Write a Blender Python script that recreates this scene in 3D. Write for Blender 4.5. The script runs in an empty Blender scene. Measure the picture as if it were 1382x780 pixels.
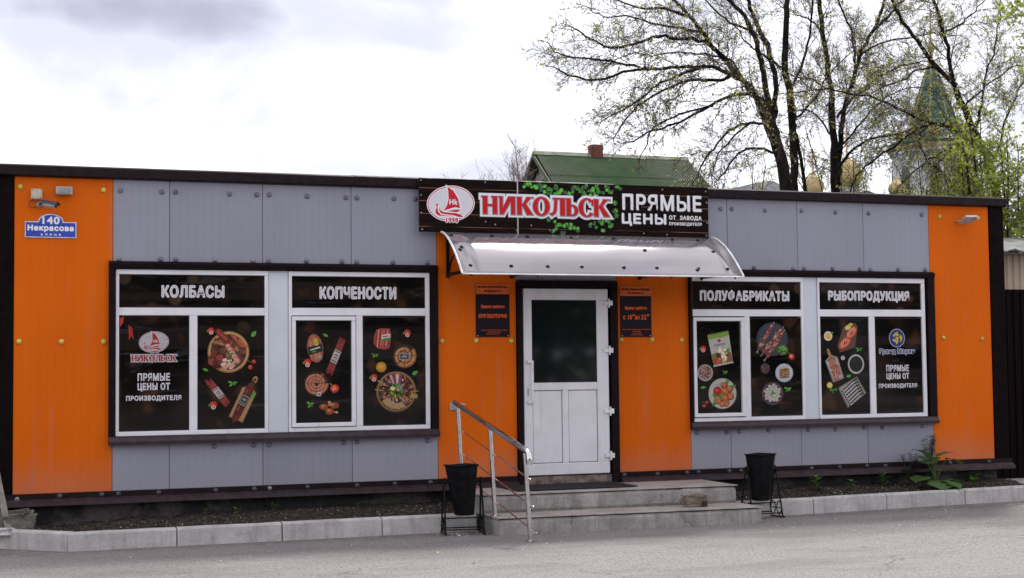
import bpy, bmesh, math, random
from mathutils import Vector, Matrix, noise

scene = bpy.context.scene
C = scene.collection
R_ = random.Random(11)
PI = math.pi

# ---------------------------------------------------------------- camera
cam_d = bpy.data.cameras.new("camera")
cam = bpy.data.objects.new("camera", cam_d)
C.objects.link(cam)
cam_d.sensor_width = 36.0
cam_d.lens = 52.1
cam_d.clip_end = 3000
yaw, pitch, roll = 0.3444, 0.0534, -0.0109
F = Vector((math.sin(yaw)*math.cos(pitch), math.cos(yaw)*math.cos(pitch), math.sin(pitch)))
Rt = Vector((math.cos(yaw), -math.sin(yaw), 0)); Up = Rt.cross(F)
R2 = Rt*math.cos(roll) + Up*math.sin(roll); U2 = -Rt*math.sin(roll) + Up*math.cos(roll)
M = Matrix((R2, U2, -F)).transposed().to_4x4()
M.translation = Vector((-0.3002, -15.3624, 1.6513))
cam.matrix_world = M
scene.camera = cam

# ---------------------------------------------------------------- view
scene.view_settings.view_transform = 'Standard'
scene.view_settings.look = 'None'
scene.view_settings.gamma = 1
scene.view_settings.exposure = 1.12
try:
    scene.cycles.max_bounces = 8
    scene.cycles.transparent_max_bounces = 12
    scene.cycles.sample_clamp_indirect = 6
except Exception: pass

# ---------------------------------------------------------------- sky: overcast, broken by brighter gaps
SUN_EL, SUN_AZ = math.radians(56), math.radians(39)   # azimuth clockwise from +y
world = bpy.data.worlds.new("World"); scene.world = world
world.use_nodes = True
nt = world.node_tree; nt.nodes.clear()
def wn(t, **k):
    n = nt.nodes.new(t)
    for a, b in k.items(): setattr(n, a, b)
    return n
def wmath(op, a, b=None, c=None, clamp=False):
    n = wn('ShaderNodeMath', operation=op, use_clamp=clamp)
    for i, v in enumerate((a, b, c)):
        if v is None: continue
        if isinstance(v, (int, float)): n.inputs[i].default_value = v
        else: nt.links.new(v, n.inputs[i])
    return n.outputs[0]
tc = wn('ShaderNodeTexCoord')
sky = wn('ShaderNodeTexSky', sky_type='NISHITA', sun_disc=False, sun_elevation=SUN_EL, sun_rotation=SUN_AZ)
mp = wn('ShaderNodeMapping'); mp.inputs['Scale'].default_value = (1, 1, 1.9)
nt.links.new(tc.outputs['Generated'], mp.inputs[0])
n1 = wn('ShaderNodeTexNoise'); n1.inputs['Scale'].default_value = 4.6; n1.inputs['Detail'].default_value = 7; n1.inputs['Roughness'].default_value = .5
n1.inputs['Distortion'].default_value = .25
nt.links.new(mp.outputs[0], n1.inputs[0])
n2 = wn('ShaderNodeTexNoise'); n2.inputs['Scale'].default_value = 11; n2.inputs['Detail'].default_value = 6
nt.links.new(mp.outputs[0], n2.inputs[0])
# clouds that stand in view, by direction, their outlines broken by the noise
def bank(d, rx, rz, amp):
    sub = wn('ShaderNodeVectorMath', operation='SUBTRACT'); nt.links.new(tc.outputs['Generated'], sub.inputs[0]); sub.inputs[1].default_value = d
    mul = wn('ShaderNodeVectorMath', operation='MULTIPLY'); nt.links.new(sub.outputs[0], mul.inputs[0]); mul.inputs[1].default_value = (1/rx, 1/rx, 1/rz)
    ln = wn('ShaderNodeVectorMath', operation='LENGTH'); nt.links.new(mul.outputs[0], ln.inputs[0])
    dd = wmath('MULTIPLY_ADD', n1.outputs[0], 1.9, wmath('ADD', ln.outputs['Value'], -.95))
    dd = wmath('MULTIPLY_ADD', n2.outputs[0], .5, wmath('ADD', dd, -.25))
    mr = wn('ShaderNodeMapRange', interpolation_type='SMOOTHERSTEP'); nt.links.new(dd, mr.inputs[0])
    mr.inputs[1].default_value = 1.35; mr.inputs[2].default_value = .15; mr.inputs[3].default_value = 0; mr.inputs[4].default_value = amp
    return mr.outputs[0]
bs = [bank((.08, .968, .236), .27, .070, .92), bank((.31, .93, .200), .11, .036, .6),
      bank((.32, .94, .143), .12, .028, .62), bank((.02, .985, .168), .07, .018, .35), bank((.60, .78, .21), .22, .06, .55)]
tot = bs[0]
for b in bs[1:]: tot = wmath('MAXIMUM', tot, b)
base = wn('ShaderNodeMapRange', interpolation_type='SMOOTHSTEP'); nt.links.new(n1.outputs[0], base.inputs[0])
base.inputs[1].default_value = .40; base.inputs[2].default_value = .64; base.inputs[3].default_value = .28; base.inputs[4].default_value = .72
tot = wmath('MAXIMUM', tot, base.outputs[0])
ramp = wn('ShaderNodeMixRGB'); ramp.inputs[1].default_value = (9.9, 9.8, 10.1, 1); ramp.inputs[2].default_value = (1.55, 1.6, 2.25, 1)
nt.links.new(tot, ramp.inputs[0])
mx = wn('ShaderNodeMixRGB'); mx.inputs[0].default_value = .93
nt.links.new(sky.outputs[0], mx.inputs[1]); nt.links.new(ramp.outputs[0], mx.inputs[2])
bg = wn('ShaderNodeBackground'); bg.inputs[1].default_value = .1
nt.links.new(mx.outputs[0], bg.inputs[0])
out = wn('ShaderNodeOutputWorld'); nt.links.new(bg.outputs[0], out.inputs[0])

sun_d = bpy.data.lights.new("sun", 'SUN'); sun_d.energy = 1.15; sun_d.angle = math.radians(7); sun_d.color = (1, .96, .9)
sun = bpy.data.objects.new("sun", sun_d); C.objects.link(sun)
sd = Vector((math.sin(SUN_AZ)*math.cos(SUN_EL), math.cos(SUN_AZ)*math.cos(SUN_EL), math.sin(SUN_EL)))
sun.rotation_euler = sd.to_track_quat('Z', 'Y').to_euler()

# ---------------------------------------------------------------- materials
def s2l(c):
    if isinstance(c, str): c = tuple(int(c[i:i+2], 16)/255 for i in (0, 2, 4))
    return tuple((x/12.92 if x <= .04045 else ((x+.055)/1.055)**2.4) for x in c)
class Mt:
    """small node helper around one Principled material"""
    def __init__(s, name, col=(.5, .5, .5), rough=.6, metal=0, spec=.5, coat=0):
        s.m = bpy.data.materials.new(name); s.m.use_nodes = True; s.t = s.m.node_tree
        s.b = s.t.nodes['Principled BSDF']
        s.b.inputs['Base Color'].default_value = (*col, 1); s.b.inputs['Roughness'].default_value = rough
        s.b.inputs['Metallic'].default_value = metal; s.b.inputs['Specular IOR Level'].default_value = spec
        s.b.inputs['Coat Weight'].default_value = coat
        s.tc = None
    def n(s, t, **k):
        x = s.t.nodes.new(t)
        for a, b in k.items(): setattr(x, a, b)
        return x
    def l(s, a, b): s.t.links.new(a, b)
    def pos(s, scale=(1, 1, 1)):
        g = s.n('ShaderNodeNewGeometry'); m = s.n('ShaderNodeMapping'); m.inputs['Scale'].default_value = scale
        s.l(g.outputs['Position'], m.inputs[0]); return m.outputs[0]
    def noise(s, scale=5, detail=5, rough=.55, sc=(1, 1, 1), dist=0):
        x = s.n('ShaderNodeTexNoise'); x.inputs['Scale'].default_value = scale; x.inputs['Detail'].default_value = detail
        x.inputs['Roughness'].default_value = rough; x.inputs['Distortion'].default_value = dist
        s.l(s.pos(sc), x.inputs[0]); return x.outputs[0]
    def rng(s, v, a, b, c=0, d=1, smooth=True):
        x = s.n('ShaderNodeMapRange'); x.interpolation_type = 'SMOOTHSTEP' if smooth else 'LINEAR'
        s.l(v, x.inputs[0])
        for i, q in enumerate((a, b, c, d)): x.inputs[i+1].default_value = q
        return x.outputs[0]
    def math(s, op, a, b):
        x = s.n('ShaderNodeMath', operation=op)
        for i, v in enumerate((a, b)):
            if isinstance(v, (int, float)): x.inputs[i].default_value = v
            else: s.l(v, x.inputs[i])
        return x.outputs[0]
    def mix(s, f, a, b, mode='MIX'):
        x = s.n('ShaderNodeMixRGB', blend_type=mode)
        for i, v in enumerate((f, a, b)):
            if isinstance(v, (int, float)): x.inputs[i].default_value = v if i == 0 else (v, v, v, 1)
            elif isinstance(v, tuple): x.inputs[i].default_value = (*v[:3], 1)
            else: s.l(v, x.inputs[i])
        return x.outputs[0]
    def col(s, v): s.l(v, s.b.inputs['Base Color']); return s
    def rough(s, v): s.l(v, s.b.inputs['Roughness']); return s
    def bump(s, v, dist=.01, strength=1.0):
        x = s.n('ShaderNodeBump'); x.inputs['Distance'].default_value = dist; x.inputs['Strength'].default_value = strength
        s.l(v, x.inputs['Height']); s.l(x.outputs[0], s.b.inputs['Normal']); return s

def clad(name, col, dark, rough=.42):
    """painted steel sandwich panel: fine vertical micro ribs, dust, streaks"""
    m = Mt(name, col, rough, spec=.10)
    d = m.noise(1.3, 6, .6, (1, 1, .5)); st = m.noise(9, 4, .6, (1, 1, .06)); f = m.noise(160, 2)
    c = m.mix(m.rng(d, .3, .7), col, dark)
    c = m.mix(m.math('MULTIPLY', m.rng(st, .54, .76), .20), c, (.22, .2, .19))
    c = m.mix(m.math('MULTIPLY', m.rng(f, .35, .65), .10), c, tuple(x*.75 for x in col))
    wr = m.n('ShaderNodeTexWave', wave_type='BANDS', bands_direction='X'); wr.inputs['Scale'].default_value = 3.9; m.l(m.pos(), wr.inputs[0])
    c = m.mix(m.math('MULTIPLY', m.rng(wr.outputs['Fac'], .0, .12, 1, 0), .07), c, tuple(x*.45 for x in col))
    # dust kicked up at the foot of the wall
    g = m.n('ShaderNodeNewGeometry'); sp = m.n('ShaderNodeSeparateXYZ'); m.l(g.outputs['Position'], sp.inputs[0])
    dz = m.math('MULTIPLY', m.rng(m.math('ADD', sp.outputs[2], m.math('MULTIPLY', d, .5)), .62, 1.15, 1, 0), .26)
    c = m.mix(dz, c, (.26, .23, .21))
    oi = m.n('ShaderNodeObjectInfo'); tone = m.rng(oi.outputs['Random'], 0, 1, .96, 1.06, False); cb = m.n('ShaderNodeCombineColor'); [m.l(tone, cb.inputs[i]) for i in range(3)]
    c = m.mix(1.0, c, cb.outputs[0], 'MULTIPLY'); m.col(c)
    w = m.n('ShaderNodeTexWave', wave_type='BANDS', bands_direction='X'); w.inputs['Scale'].default_value = 3.9
    m.l(m.pos(), w.inputs[0])
    h = m.rng(w.outputs['Fac'], .0, .10)
    h2 = m.math('MULTIPLY', m.noise(26, 2, .5, (1, 1, .02)), .5)
    hh = m.math('ADD', m.math('ADD', h, h2), m.math('MULTIPLY', m.noise(55, 3), .22))
    m.bump(hh, .0010, .7)
    m.rough(m.rng(d, .2, .8, rough-.06, rough+.12))
    return m.m
MAT = {}
MAT['orange'] = clad('orange_panel', (.68, .124, .002), (.60, .104, .002), .55)
MAT['grey'] = clad('grey_panel', (.302, .303, .362), (.278, .279, .336))
def simple(name, col, rough=.5, metal=0, var=.18, scale=12, bump=0, spec=.5, coat=0, bscale=60):
    m = Mt(name, col, rough, metal, spec, coat)
    n = m.noise(scale, 6)
    m.col(m.mix(m.rng(n, .3, .7), tuple(x*(1-var) for x in col), tuple(min(1, x*(1+var)) for x in col)))
    if bump: m.bump(m.noise(bscale, 5), bump)
    m.rough(m.rng(m.noise(scale*.7, 4), .3, .7, max(.02, rough-.07), min(1, rough+.09)))
    return m.m
MAT['brown'] = simple('dark_brown_trim', (.014, .0075, .0095), .42, bump=.0006, var=.3, spec=.12)
MAT['brown_lip'] = simple('brown_flashing', (.034, .019, .024), .42, bump=.0008, var=.3, spec=.3)
MAT['casing'] = simple('dark_brown_casing', (.010, .0050, .0065), .5, bump=.0006, var=.25, spec=.08)
MAT['fence'] = simple('dark_brown_profiled_sheet', (.0055, .0028, .003), .6, bump=.0006, var=.25, spec=.05)
def pvc():
    m = Mt('white_pvc', (.72, .71, .74), .35)
    n = m.noise(4, 6); st = m.noise(14, 4, .6, (1, 1, .12))
    c = m.mix(m.rng(n, .35, .75), (.74, .73, .765), (.66, .65, .68))
    c = m.mix(m.math('MULTIPLY', m.rng(st, .58, .8), .35), c, (.36, .33, .31)); m.col(c); return m.m
MAT['pvc'] = pvc()
MAT['infill'] = simple('pale_blue_infill', (.56, .60, .66), .4, var=.05, scale=2, bump=.0006, bscale=30)
MAT['gasket'] = simple('black_gasket', (.012, .012, .014), .6)
MAT['bolt_grey'] = simple('grey_bolt_cap', (.13, .13, .20), .35, var=.3)
MAT['bolt_yellow'] = simple('yellow_bolt_cap', (.48, .44, .08), .35, var=.25)
MAT['bolt_dark'] = simple('dark_bolt_cap', (.035, .042, .055), .35, var=.3)
MAT['bolt_steel'] = simple('worn_steel_bolt', (.22, .21, .22), .35, metal=.6, var=.5, scale=80)
MAT['steel'] = simple('polished_stainless_steel', (.62, .60, .60), .16, metal=1, var=.12, scale=20)
MAT['black_metal'] = simple('black_painted_metal', (.006, .006, .007), .4, bump=.0008, var=.4, bscale=90, spec=.15)
MAT['black_rough'] = simple('black_cast_plastic', (.005, .005, .006), .5, bump=.0015, var=.5, bscale=50, spec=.1)
MAT['alu'] = simple('dull_aluminium', (.42, .41, .40), .4, metal=.5)
MAT['beige_box'] = simple('beige_plastic', (.50, .44, .34), .5)
MAT['lamp_glass'] = simple('ribbed_lamp_glass', (.30, .30, .28), .25, var=.3, scale=60)
MAT['cam_metal'] = simple('dark_camera_shell', (.03, .035, .05), .35)
MAT['rubber'] = simple('doormat_rubber', (.018, .018, .019), .8, bump=.004, bscale=80)
MAT['white_cap'] = simple('white_plastic', (.70, .70, .70), .4)
MAT['rust'] = simple('rusty_threshold', (.16, .12, .10), .7, var=.6, scale=14, bump=.001)
def film():
    """printed window film: near black with out-of-focus warm lights, under glass"""
    m = Mt('printed_dark_film', (.02, .015, .012), .08, spec=.26)
    a = m.noise(2.2, 2, .4); b = m.noise(4.2, 2, .35, (1, 1, .9)); s = m.noise(1.0, 2, .4, (.2, .2, 4.4))
    c = m.mix(m.rng(a, .45, .75), (.0035, .0030, .0034), (.017, .0095, .0065))
    c = m.mix(m.math('MULTIPLY', m.rng(s, .50, .60), .6), c, (.022, .016, .014))
    wv = m.noise(1, 5, .7, (1.2, 1, 7), 1.2); c = m.mix(m.math('MULTIPLY', m.rng(wv, .56, .66), .45), c, (.05, .045, .045))  # wavy reflections on the glass, put into the film colour
    c = m.mix(m.math('MULTIPLY', m.rng(b, .56, .74), .6), c, (.075, .032, .016))
    v = m.n('ShaderNodeTexVoronoi'); v.inputs['Scale'].default_value = 3.1; m.l(m.pos((1, .05, 1)), v.inputs[0])
    g = m.n('ShaderNodeNewGeometry'); sp = m.n('ShaderNodeSeparateXYZ'); m.l(g.outputs['Position'], sp.inputs[0])
    spot = m.math('MULTIPLY', m.rng(v.outputs['Distance'], .16, .26, 1, 0), m.rng(sp.outputs[2], 1.9, 2.35, 0, .45))
    c = m.mix(spot, c, (.10, .062, .034))
    m.col(c); return m.m
MAT['film'] = film()
def door_glass():
    m = Mt('dark_door_glass', (.007, .009, .010), .05, spec=.9); return m.m
MAT['door_glass'] = door_glass()
def printm(name='printed_ink', rough=.32, spec=.4):
    m = Mt(name, (.5, .5, .5), rough, spec=spec)
    a = m.n('ShaderNodeAttribute', attribute_name='Col')
    n = m.noise(95, 5, .75); n2 = m.noise(26, 3)
    c = m.mix(m.math('MULTIPLY', m.rng(n, .42, .62), .42), a.outputs['Color'], m.mix(1.0, a.outputs['Color'], .36, 'MULTIPLY'))
    c = m.mix(1.0, c, (.95, .92, .94), 'MULTIPLY')
    c = m.mix(m.math('MULTIPLY', m.rng(n2, .5, .75), .25), c, m.mix(1.0, a.outputs['Color'], (.5, .35, .3), 'MULTIPLY'))
    m.col(c); return m.m
MAT['print'] = printm()
def cprint():
    m = Mt('sign_vinyl', (.5, .5, .5), .45, spec=.2)
    a = m.n('ShaderNodeAttribute', attribute_name='Col'); n = m.noise(22, 5, .65)
    m.col(m.mix(m.math('MULTIPLY', m.rng(n, .5, .8), .10), a.outputs['Color'], (.2, .18, .18))); return m.m
MAT['vinyl'] = cprint()
def signwood():
    m = Mt('printed_dark_planks', (.03, .015, .012), .45, spec=.06)
    st = m.noise(1, 8, .72, (3.0, 1, 70)); st2 = m.noise(1, 5, .6, (.9, 1, 150))
    g = m.n('ShaderNodeNewGeometry'); sp = m.n('ShaderNodeSeparateXYZ'); m.l(g.outputs['Position'], sp.inputs[0])
    z = m.math('ADD', sp.outputs[2], m.math('MULTIPLY', m.noise(1, 2, .5, (.5, 1, 1)), .014))
    fr = m.math('FRACT', m.math('MULTIPLY', z, 7.2), 0)
    c = m.mix(m.rng(st, .35, .72), (.0022, .0014, .0018), (.020, .0075, .0055))
    c = m.mix(m.math('MULTIPLY', m.rng(st2, .58, .78), .55), c, (.085, .026, .015))
    c = m.mix(m.math('MULTIPLY', m.rng(fr, .93, .97), m.rng(m.noise(1, 3, .5, (1.6, 1, 1)), .42, .6)), c, (.26, .13, .085))
    c = m.mix(m.rng(fr, .975, 1.0), c, (.003, .003, .003))
    m.col(c); return m.m
MAT['signwood'] = signwood()
def concrete(name, a, b, wear=.25, bump=.006):
    m = Mt(name, a, .85, spec=.2)
    n = m.noise(3.4, 9, .72); f = m.noise(42, 4, .7); v = m.noise(14, 4, .6, (1, 1, .12))
    c = m.mix(m.rng(n, .3, .7), a, b)
    c = m.mix(m.math('MULTIPLY', m.rng(v, .45, .7), wear), c, tuple(x*.45 for x in a))
    c = m.mix(m.math('MULTIPLY', m.rng(f, .56, .66), .5), c, tuple(x*.42 for x in a))
    bl = m.noise(8, 6, .7); c = m.mix(m.math('MULTIPLY', m.rng(bl, .56, .70), .4), c, tuple(x*.5 for x in a))
    cr = m.n('ShaderNodeTexVoronoi', feature='DISTANCE_TO_EDGE'); cr.inputs['Scale'].default_value = 1.3
    mm = m.n('ShaderNodeMixRGB'); mm.inputs[0].default_value = .12; m.l(m.pos(), mm.inputs[1])
    nn = m.n('ShaderNodeTexNoise'); nn.inputs['Scale'].default_value = 5; m.l(m.pos(), nn.inputs[0]); m.l(nn.outputs['Color'], mm.inputs[2]); m.l(mm.outputs[0], cr.inputs[0])
    c = m.mix(m.math('MULTIPLY', m.rng(cr.outputs['Distance'], .0, .006, 1, 0), m.rng(n, .48, .6, 0, .6)), c, (.05, .045, .04))
    m.col(c)
    h = m.math('ADD', m.math('MULTIPLY', n, .6), f)
    m.bump(h, bump); return m.m
MAT['concrete'] = concrete('weathered_concrete', (.40, .375, .355), (.235, .22, .205), .6)
MAT['concrete_top'] = concrete('pale_concrete_tread', (.42, .375, .35), (.29, .255, .235), .1)  # step tops, paler and less streaked than the fronts
MAT['kerb'] = concrete('kerb_concrete', (.54, .52, .505), (.37, .355, .345), .4)
def foundation():
    m = Mt('tarred_foundation', (.02, .02, .02), .9)
    n = m.noise(2.2, 8, .7); n2 = m.noise(24, 5)
    c = m.mix(m.rng(n, .45, .62), (.018, .017, .019), (.085, .075, .07))
    c = m.mix(m.rng(n2, .55, .75), c, (.03, .028, .028)); m.col(c); m.bump(m.math('ADD', n, n2), .01); return m.m
MAT['foundation'] = foundation()
def asphalt():
    m = Mt('dusty_asphalt', (.2, .2, .2), .9)
    big = m.noise(.35, 6, .6, (1, 2.2, 1)); mid = m.noise(2.2, 8, .7, (1, 2.4, 1)); fine = m.noise(34, 5, .8); agg = m.noise(95, 3, .8)
    tr = m.noise(3.2, 6, .7, (.45, 3.6, 1))
    g = m.n('ShaderNodeNewGeometry'); sp = m.n('ShaderNodeSeparateXYZ'); m.l(g.outputs['Position'], sp.inputs[0])
    # darker strip by the kerb, newer asphalt plus the shop's soft shadow painted in, dusty older lane in front of it
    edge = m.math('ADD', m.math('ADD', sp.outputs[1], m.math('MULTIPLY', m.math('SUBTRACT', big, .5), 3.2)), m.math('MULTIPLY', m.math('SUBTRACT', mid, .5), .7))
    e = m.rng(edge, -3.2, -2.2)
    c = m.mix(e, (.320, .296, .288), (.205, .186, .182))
    c = m.mix(m.math('MULTIPLY', m.rng(tr, .54, .70), .30), c, (.105, .09, .082))
    c = m.mix(m.math('MULTIPLY', m.rng(mid, .55, .75), .5), c, (.30, .265, .24))
    c = m.mix(m.math('MULTIPLY', m.rng(fine, .50, .60), .55), c, (.085, .075, .07))
    c = m.mix(m.math('MULTIPLY', m.rng(agg, .56, .62), .55), c, (.52, .48, .45))
    gr = m.noise(52, 2, .5, (1, 1, 1)); c = m.mix(m.math('MULTIPLY', m.rng(gr, .60, .66), .75), c, (.06, .053, .05))
    vk = m.n('ShaderNodeTexVoronoi', feature='DISTANCE_TO_EDGE'); vk.inputs['Scale'].default_value = .55
    mmx = m.n('ShaderNodeMixRGB'); mmx.inputs[0].default_value = .42; m.l(m.pos((1, 1.6, 1)), mmx.inputs[1]); nnx = m.n('ShaderNodeTexNoise'); nnx.inputs['Scale'].default_value = 2.5; nnx.inputs['Detail'].default_value = 6; m.l(m.pos(), nnx.inputs[0]); m.l(nnx.outputs['Color'], mmx.inputs[2]); m.l(mmx.outputs[0], vk.inputs[0])
    crack = m.math('MULTIPLY', m.rng(vk.outputs['Distance'], .0, .008, 1, 0), m.rng(m.noise(.8, 3), .54, .64, 0, .5)); c = m.mix(crack, c, (.05, .044, .04))
    pt = m.noise(.9, 4, .6, (.6, 1.6, 1)); c = m.mix(m.math('MULTIPLY', m.rng(pt, .50, .64), .30), c, (.13, .118, .114))
    oil = m.noise(1.7, 5, .6, (1, 1.8, 1)); c = m.mix(m.math('MULTIPLY', m.rng(oil, .62, .72), .35), c, (.07, .062, .058))
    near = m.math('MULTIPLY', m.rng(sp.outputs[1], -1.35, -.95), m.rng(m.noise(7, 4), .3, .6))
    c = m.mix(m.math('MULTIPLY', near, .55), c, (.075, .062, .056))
    m.col(c); m.bump(m.math('ADD', m.math('MULTIPLY', mid, 2.0), m.math('ADD', m.math('MULTIPLY', tr, 1.0), fine)), .010); return m.m
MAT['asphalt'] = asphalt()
def soil():
    m = Mt('dark_soil', (.04, .03, .02), .95)
    n = m.noise(16, 8, .75); f = m.noise(90, 4, .7)
    c = m.mix(m.rng(n, .3, .7), (.016, .011, .009), (.060, .042, .031))
    c = m.mix(m.math('MULTIPLY', m.rng(f, .6, .72), .7), c, (.17, .13, .10)); m.col(c)
    m.bump(m.math('ADD', n, m.math('MULTIPLY', f, .5)), .03); return m.m
MAT['soil'] = soil()
def bark():
    m = Mt('dark_furrowed_bark', (.03, .026, .022), .95, spec=.1)
    n = m.noise(7, 8, .7, (1, 1, .25)); c = m.mix(m.rng(n, .3, .7), (.006, .005, .0045), (.032, .025, .021)); m.col(c); m.bump(n, .03); return m.m
MAT['bark'] = bark()
MAT['twig'] = simple('thin_bark', (.10, .080, .074), .9, var=.5, scale=2, spec=.1)
MAT['paletwig'] = simple('pale_far_bark', (.24, .195, .175), .9, var=.3, scale=2, spec=.1)
MAT['palebud'] = simple('pale_buds', (.26, .20, .13), .9, var=.3, scale=2)
def leaf(name, a, b, tr=.35):
    m = Mt(name, a, .5)
    n = m.noise(2.0, 3); n2 = m.noise(30, 2)
    c = m.mix(m.rng(n, .35, .65), a, b); c = m.mix(m.rng(n2, .3, .7, 0, .5), c, tuple(x*.6 for x in a)); m.col(c)
    t = m.n('ShaderNodeBsdfTranslucent'); m.l(c, t.inputs[0]); ms = m.n('ShaderNodeMixShader'); ms.inputs[0].default_value = tr
    m.l(m.b.outputs[0], ms.inputs[1]); m.l(t.outputs[0], ms.inputs[2])
    m.l(ms.outputs[0], m.t.nodes['Material Output'].inputs[0]); return m.m
MAT['bud'] = leaf('yellow_green_buds', (.56, .56, .12), (.40, .44, .09), .55)
MAT['leaf_fresh'] = leaf('fresh_leaves', (.44, .50, .07), (.26, .34, .05), .62)
MAT['leaf_dark'] = leaf('dark_leaves', (.05, .09, .022), (.025, .05, .015))
MAT['burdock'] = leaf('big_green_leaf', (.075, .16, .035), (.045, .105, .025), .3)
MAT['weed'] = leaf('weed_leaf', (.09, .18, .03), (.055, .12, .025), .3)
MAT['tansy'] = leaf('dry_weed_leaf', (.07, .09, .035), (.045, .06, .03), .2)
MAT['petal'] = simple('pale_litter', (.62, .58, .54), .8)
MAT['dryleaf'] = simple('dry_brown_leaf', (.20, .11, .05), .8, var=.4)
def roofgreen():
    m = Mt('green_painted_slate', (.05, .12, .04), .75, spec=.2)
    n = m.noise(.9, 6, .65); f = m.noise(6, 5, .7)
    g = m.n('ShaderNodeNewGeometry'); sp = m.n('ShaderNodeSeparateXYZ'); m.l(g.outputs['Position'], sp.inputs[0])
    fr = m.math('FRACT', m.math('DIVIDE', m.math('SUBTRACT', sp.outputs[0], 22.47), .118), 0)   # dirt gathers in the troughs
    trough = m.rng(m.math('ABSOLUTE', m.math('SUBTRACT', fr, .5), 0), .16, .30, 1, 0)
    c = m.mix(m.rng(n, .35, .7), (.040, .090, .035), (.075, .130, .058)); c = m.mix(m.math('MULTIPLY', m.rng(f, .5, .75), .45), c, (.14, .13, .10))
    c = m.mix(m.math('MULTIPLY', trough, .95), c, (.22, .205, .175)); m.col(c); return m.m
MAT['roofgreen'] = roofgreen()
MAT['ridge'] = simple('weathered_ridge_board', (.17, .18, .12), .8, var=.3, scale=2)
MAT['verge'] = simple('dark_verge_board', (.045, .03, .027), .7)
def brickm(name, a, b, mort, sc):
    m = Mt(name, a, .9)
    n = m.noise(3, 5); m.col(m.mix(m.rng(n, .3, .7), a, b)); m.bump(m.noise(20, 5), .01); return m.m
MAT['whitebrick'] = brickm('white_brick', (.40, .37, .34), (.30, .28, .26), None, 1)
MAT['mortar'] = simple('grey_mortar', (.14, .13, .12), .9)
MAT['redbrick'] = brickm('red_brick', (.21, .075, .052), (.14, .05, .038), None, 1)
MAT['slate'] = simple('grey_slate_roofing', (.20, .20, .19), .85, var=.35, scale=4, bump=.003)
MAT['beige_sheet'] = simple('beige_profiled_sheet', (.46, .36, .27), .5, var=.08, scale=2)
MAT['church_white'] = simple('church_plaster', (.55, .55, .58), .8, var=.1, scale=.3)
MAT['church_green'] = simple('church_green_roof', (.006, .085, .078), .45, var=.3, scale=.7)
MAT['gold'] = simple('gilded_metal', (.42, .31, .14), .5, metal=.2, var=.2, scale=1)
MAT['far_dark'] = simple('far_dark_roof', (.05, .06, .075), .7)
MAT['church_glass'] = simple('far_dark_glass', (.04, .045, .055), .3)
def poly_sheet():
    m = Mt('silvery_polycarbonate', (.43, .405, .425), .2, metal=.55, spec=.5, coat=.3); m.b.inputs['Coat Roughness'].default_value = .07
    n = m.noise(1.0, 5, .6, (.6, 1.6, 1.6)); s = m.noise(30, 4, .6, (.04, 1, 1))
    c = m.mix(m.rng(n, .3, .72), (.31, .285, .305), (.24, .218, .235)); c = m.mix(m.math('MULTIPLY', m.rng(s, .55, .75), .22), c, (.36, .31, .30)); m.col(c)
    m.rough(m.rng(n, .3, .7, .11, .17)); m.bump(m.noise(1.2, 2, .5, (1, .5, .5)), .003); return m.m
MAT['poly'] = poly_sheet()
MAT['roof_dark'] = simple('shop_roof_sheet', (.08, .08, .08), .6)
MAT['interior'] = simple('shop_body_wall', (.10, .10, .11), .8)
MAT['stone'] = concrete('broken_stone', (.27, .21, .165), (.17, .135, .11), .3, .02)
MAT['rubble'] = concrete('rubble_concrete', (.26, .24, .21), (.12, .11, .09), .3, .03)
MAT['plank'] = simple('grey_wood', (.24, .21, .19), .85, var=.3, scale=9, bump=.003)
MAT['paver'] = concrete('pale_paving', (.40, .38, .36), (.33, .31, .29), .1)

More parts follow.
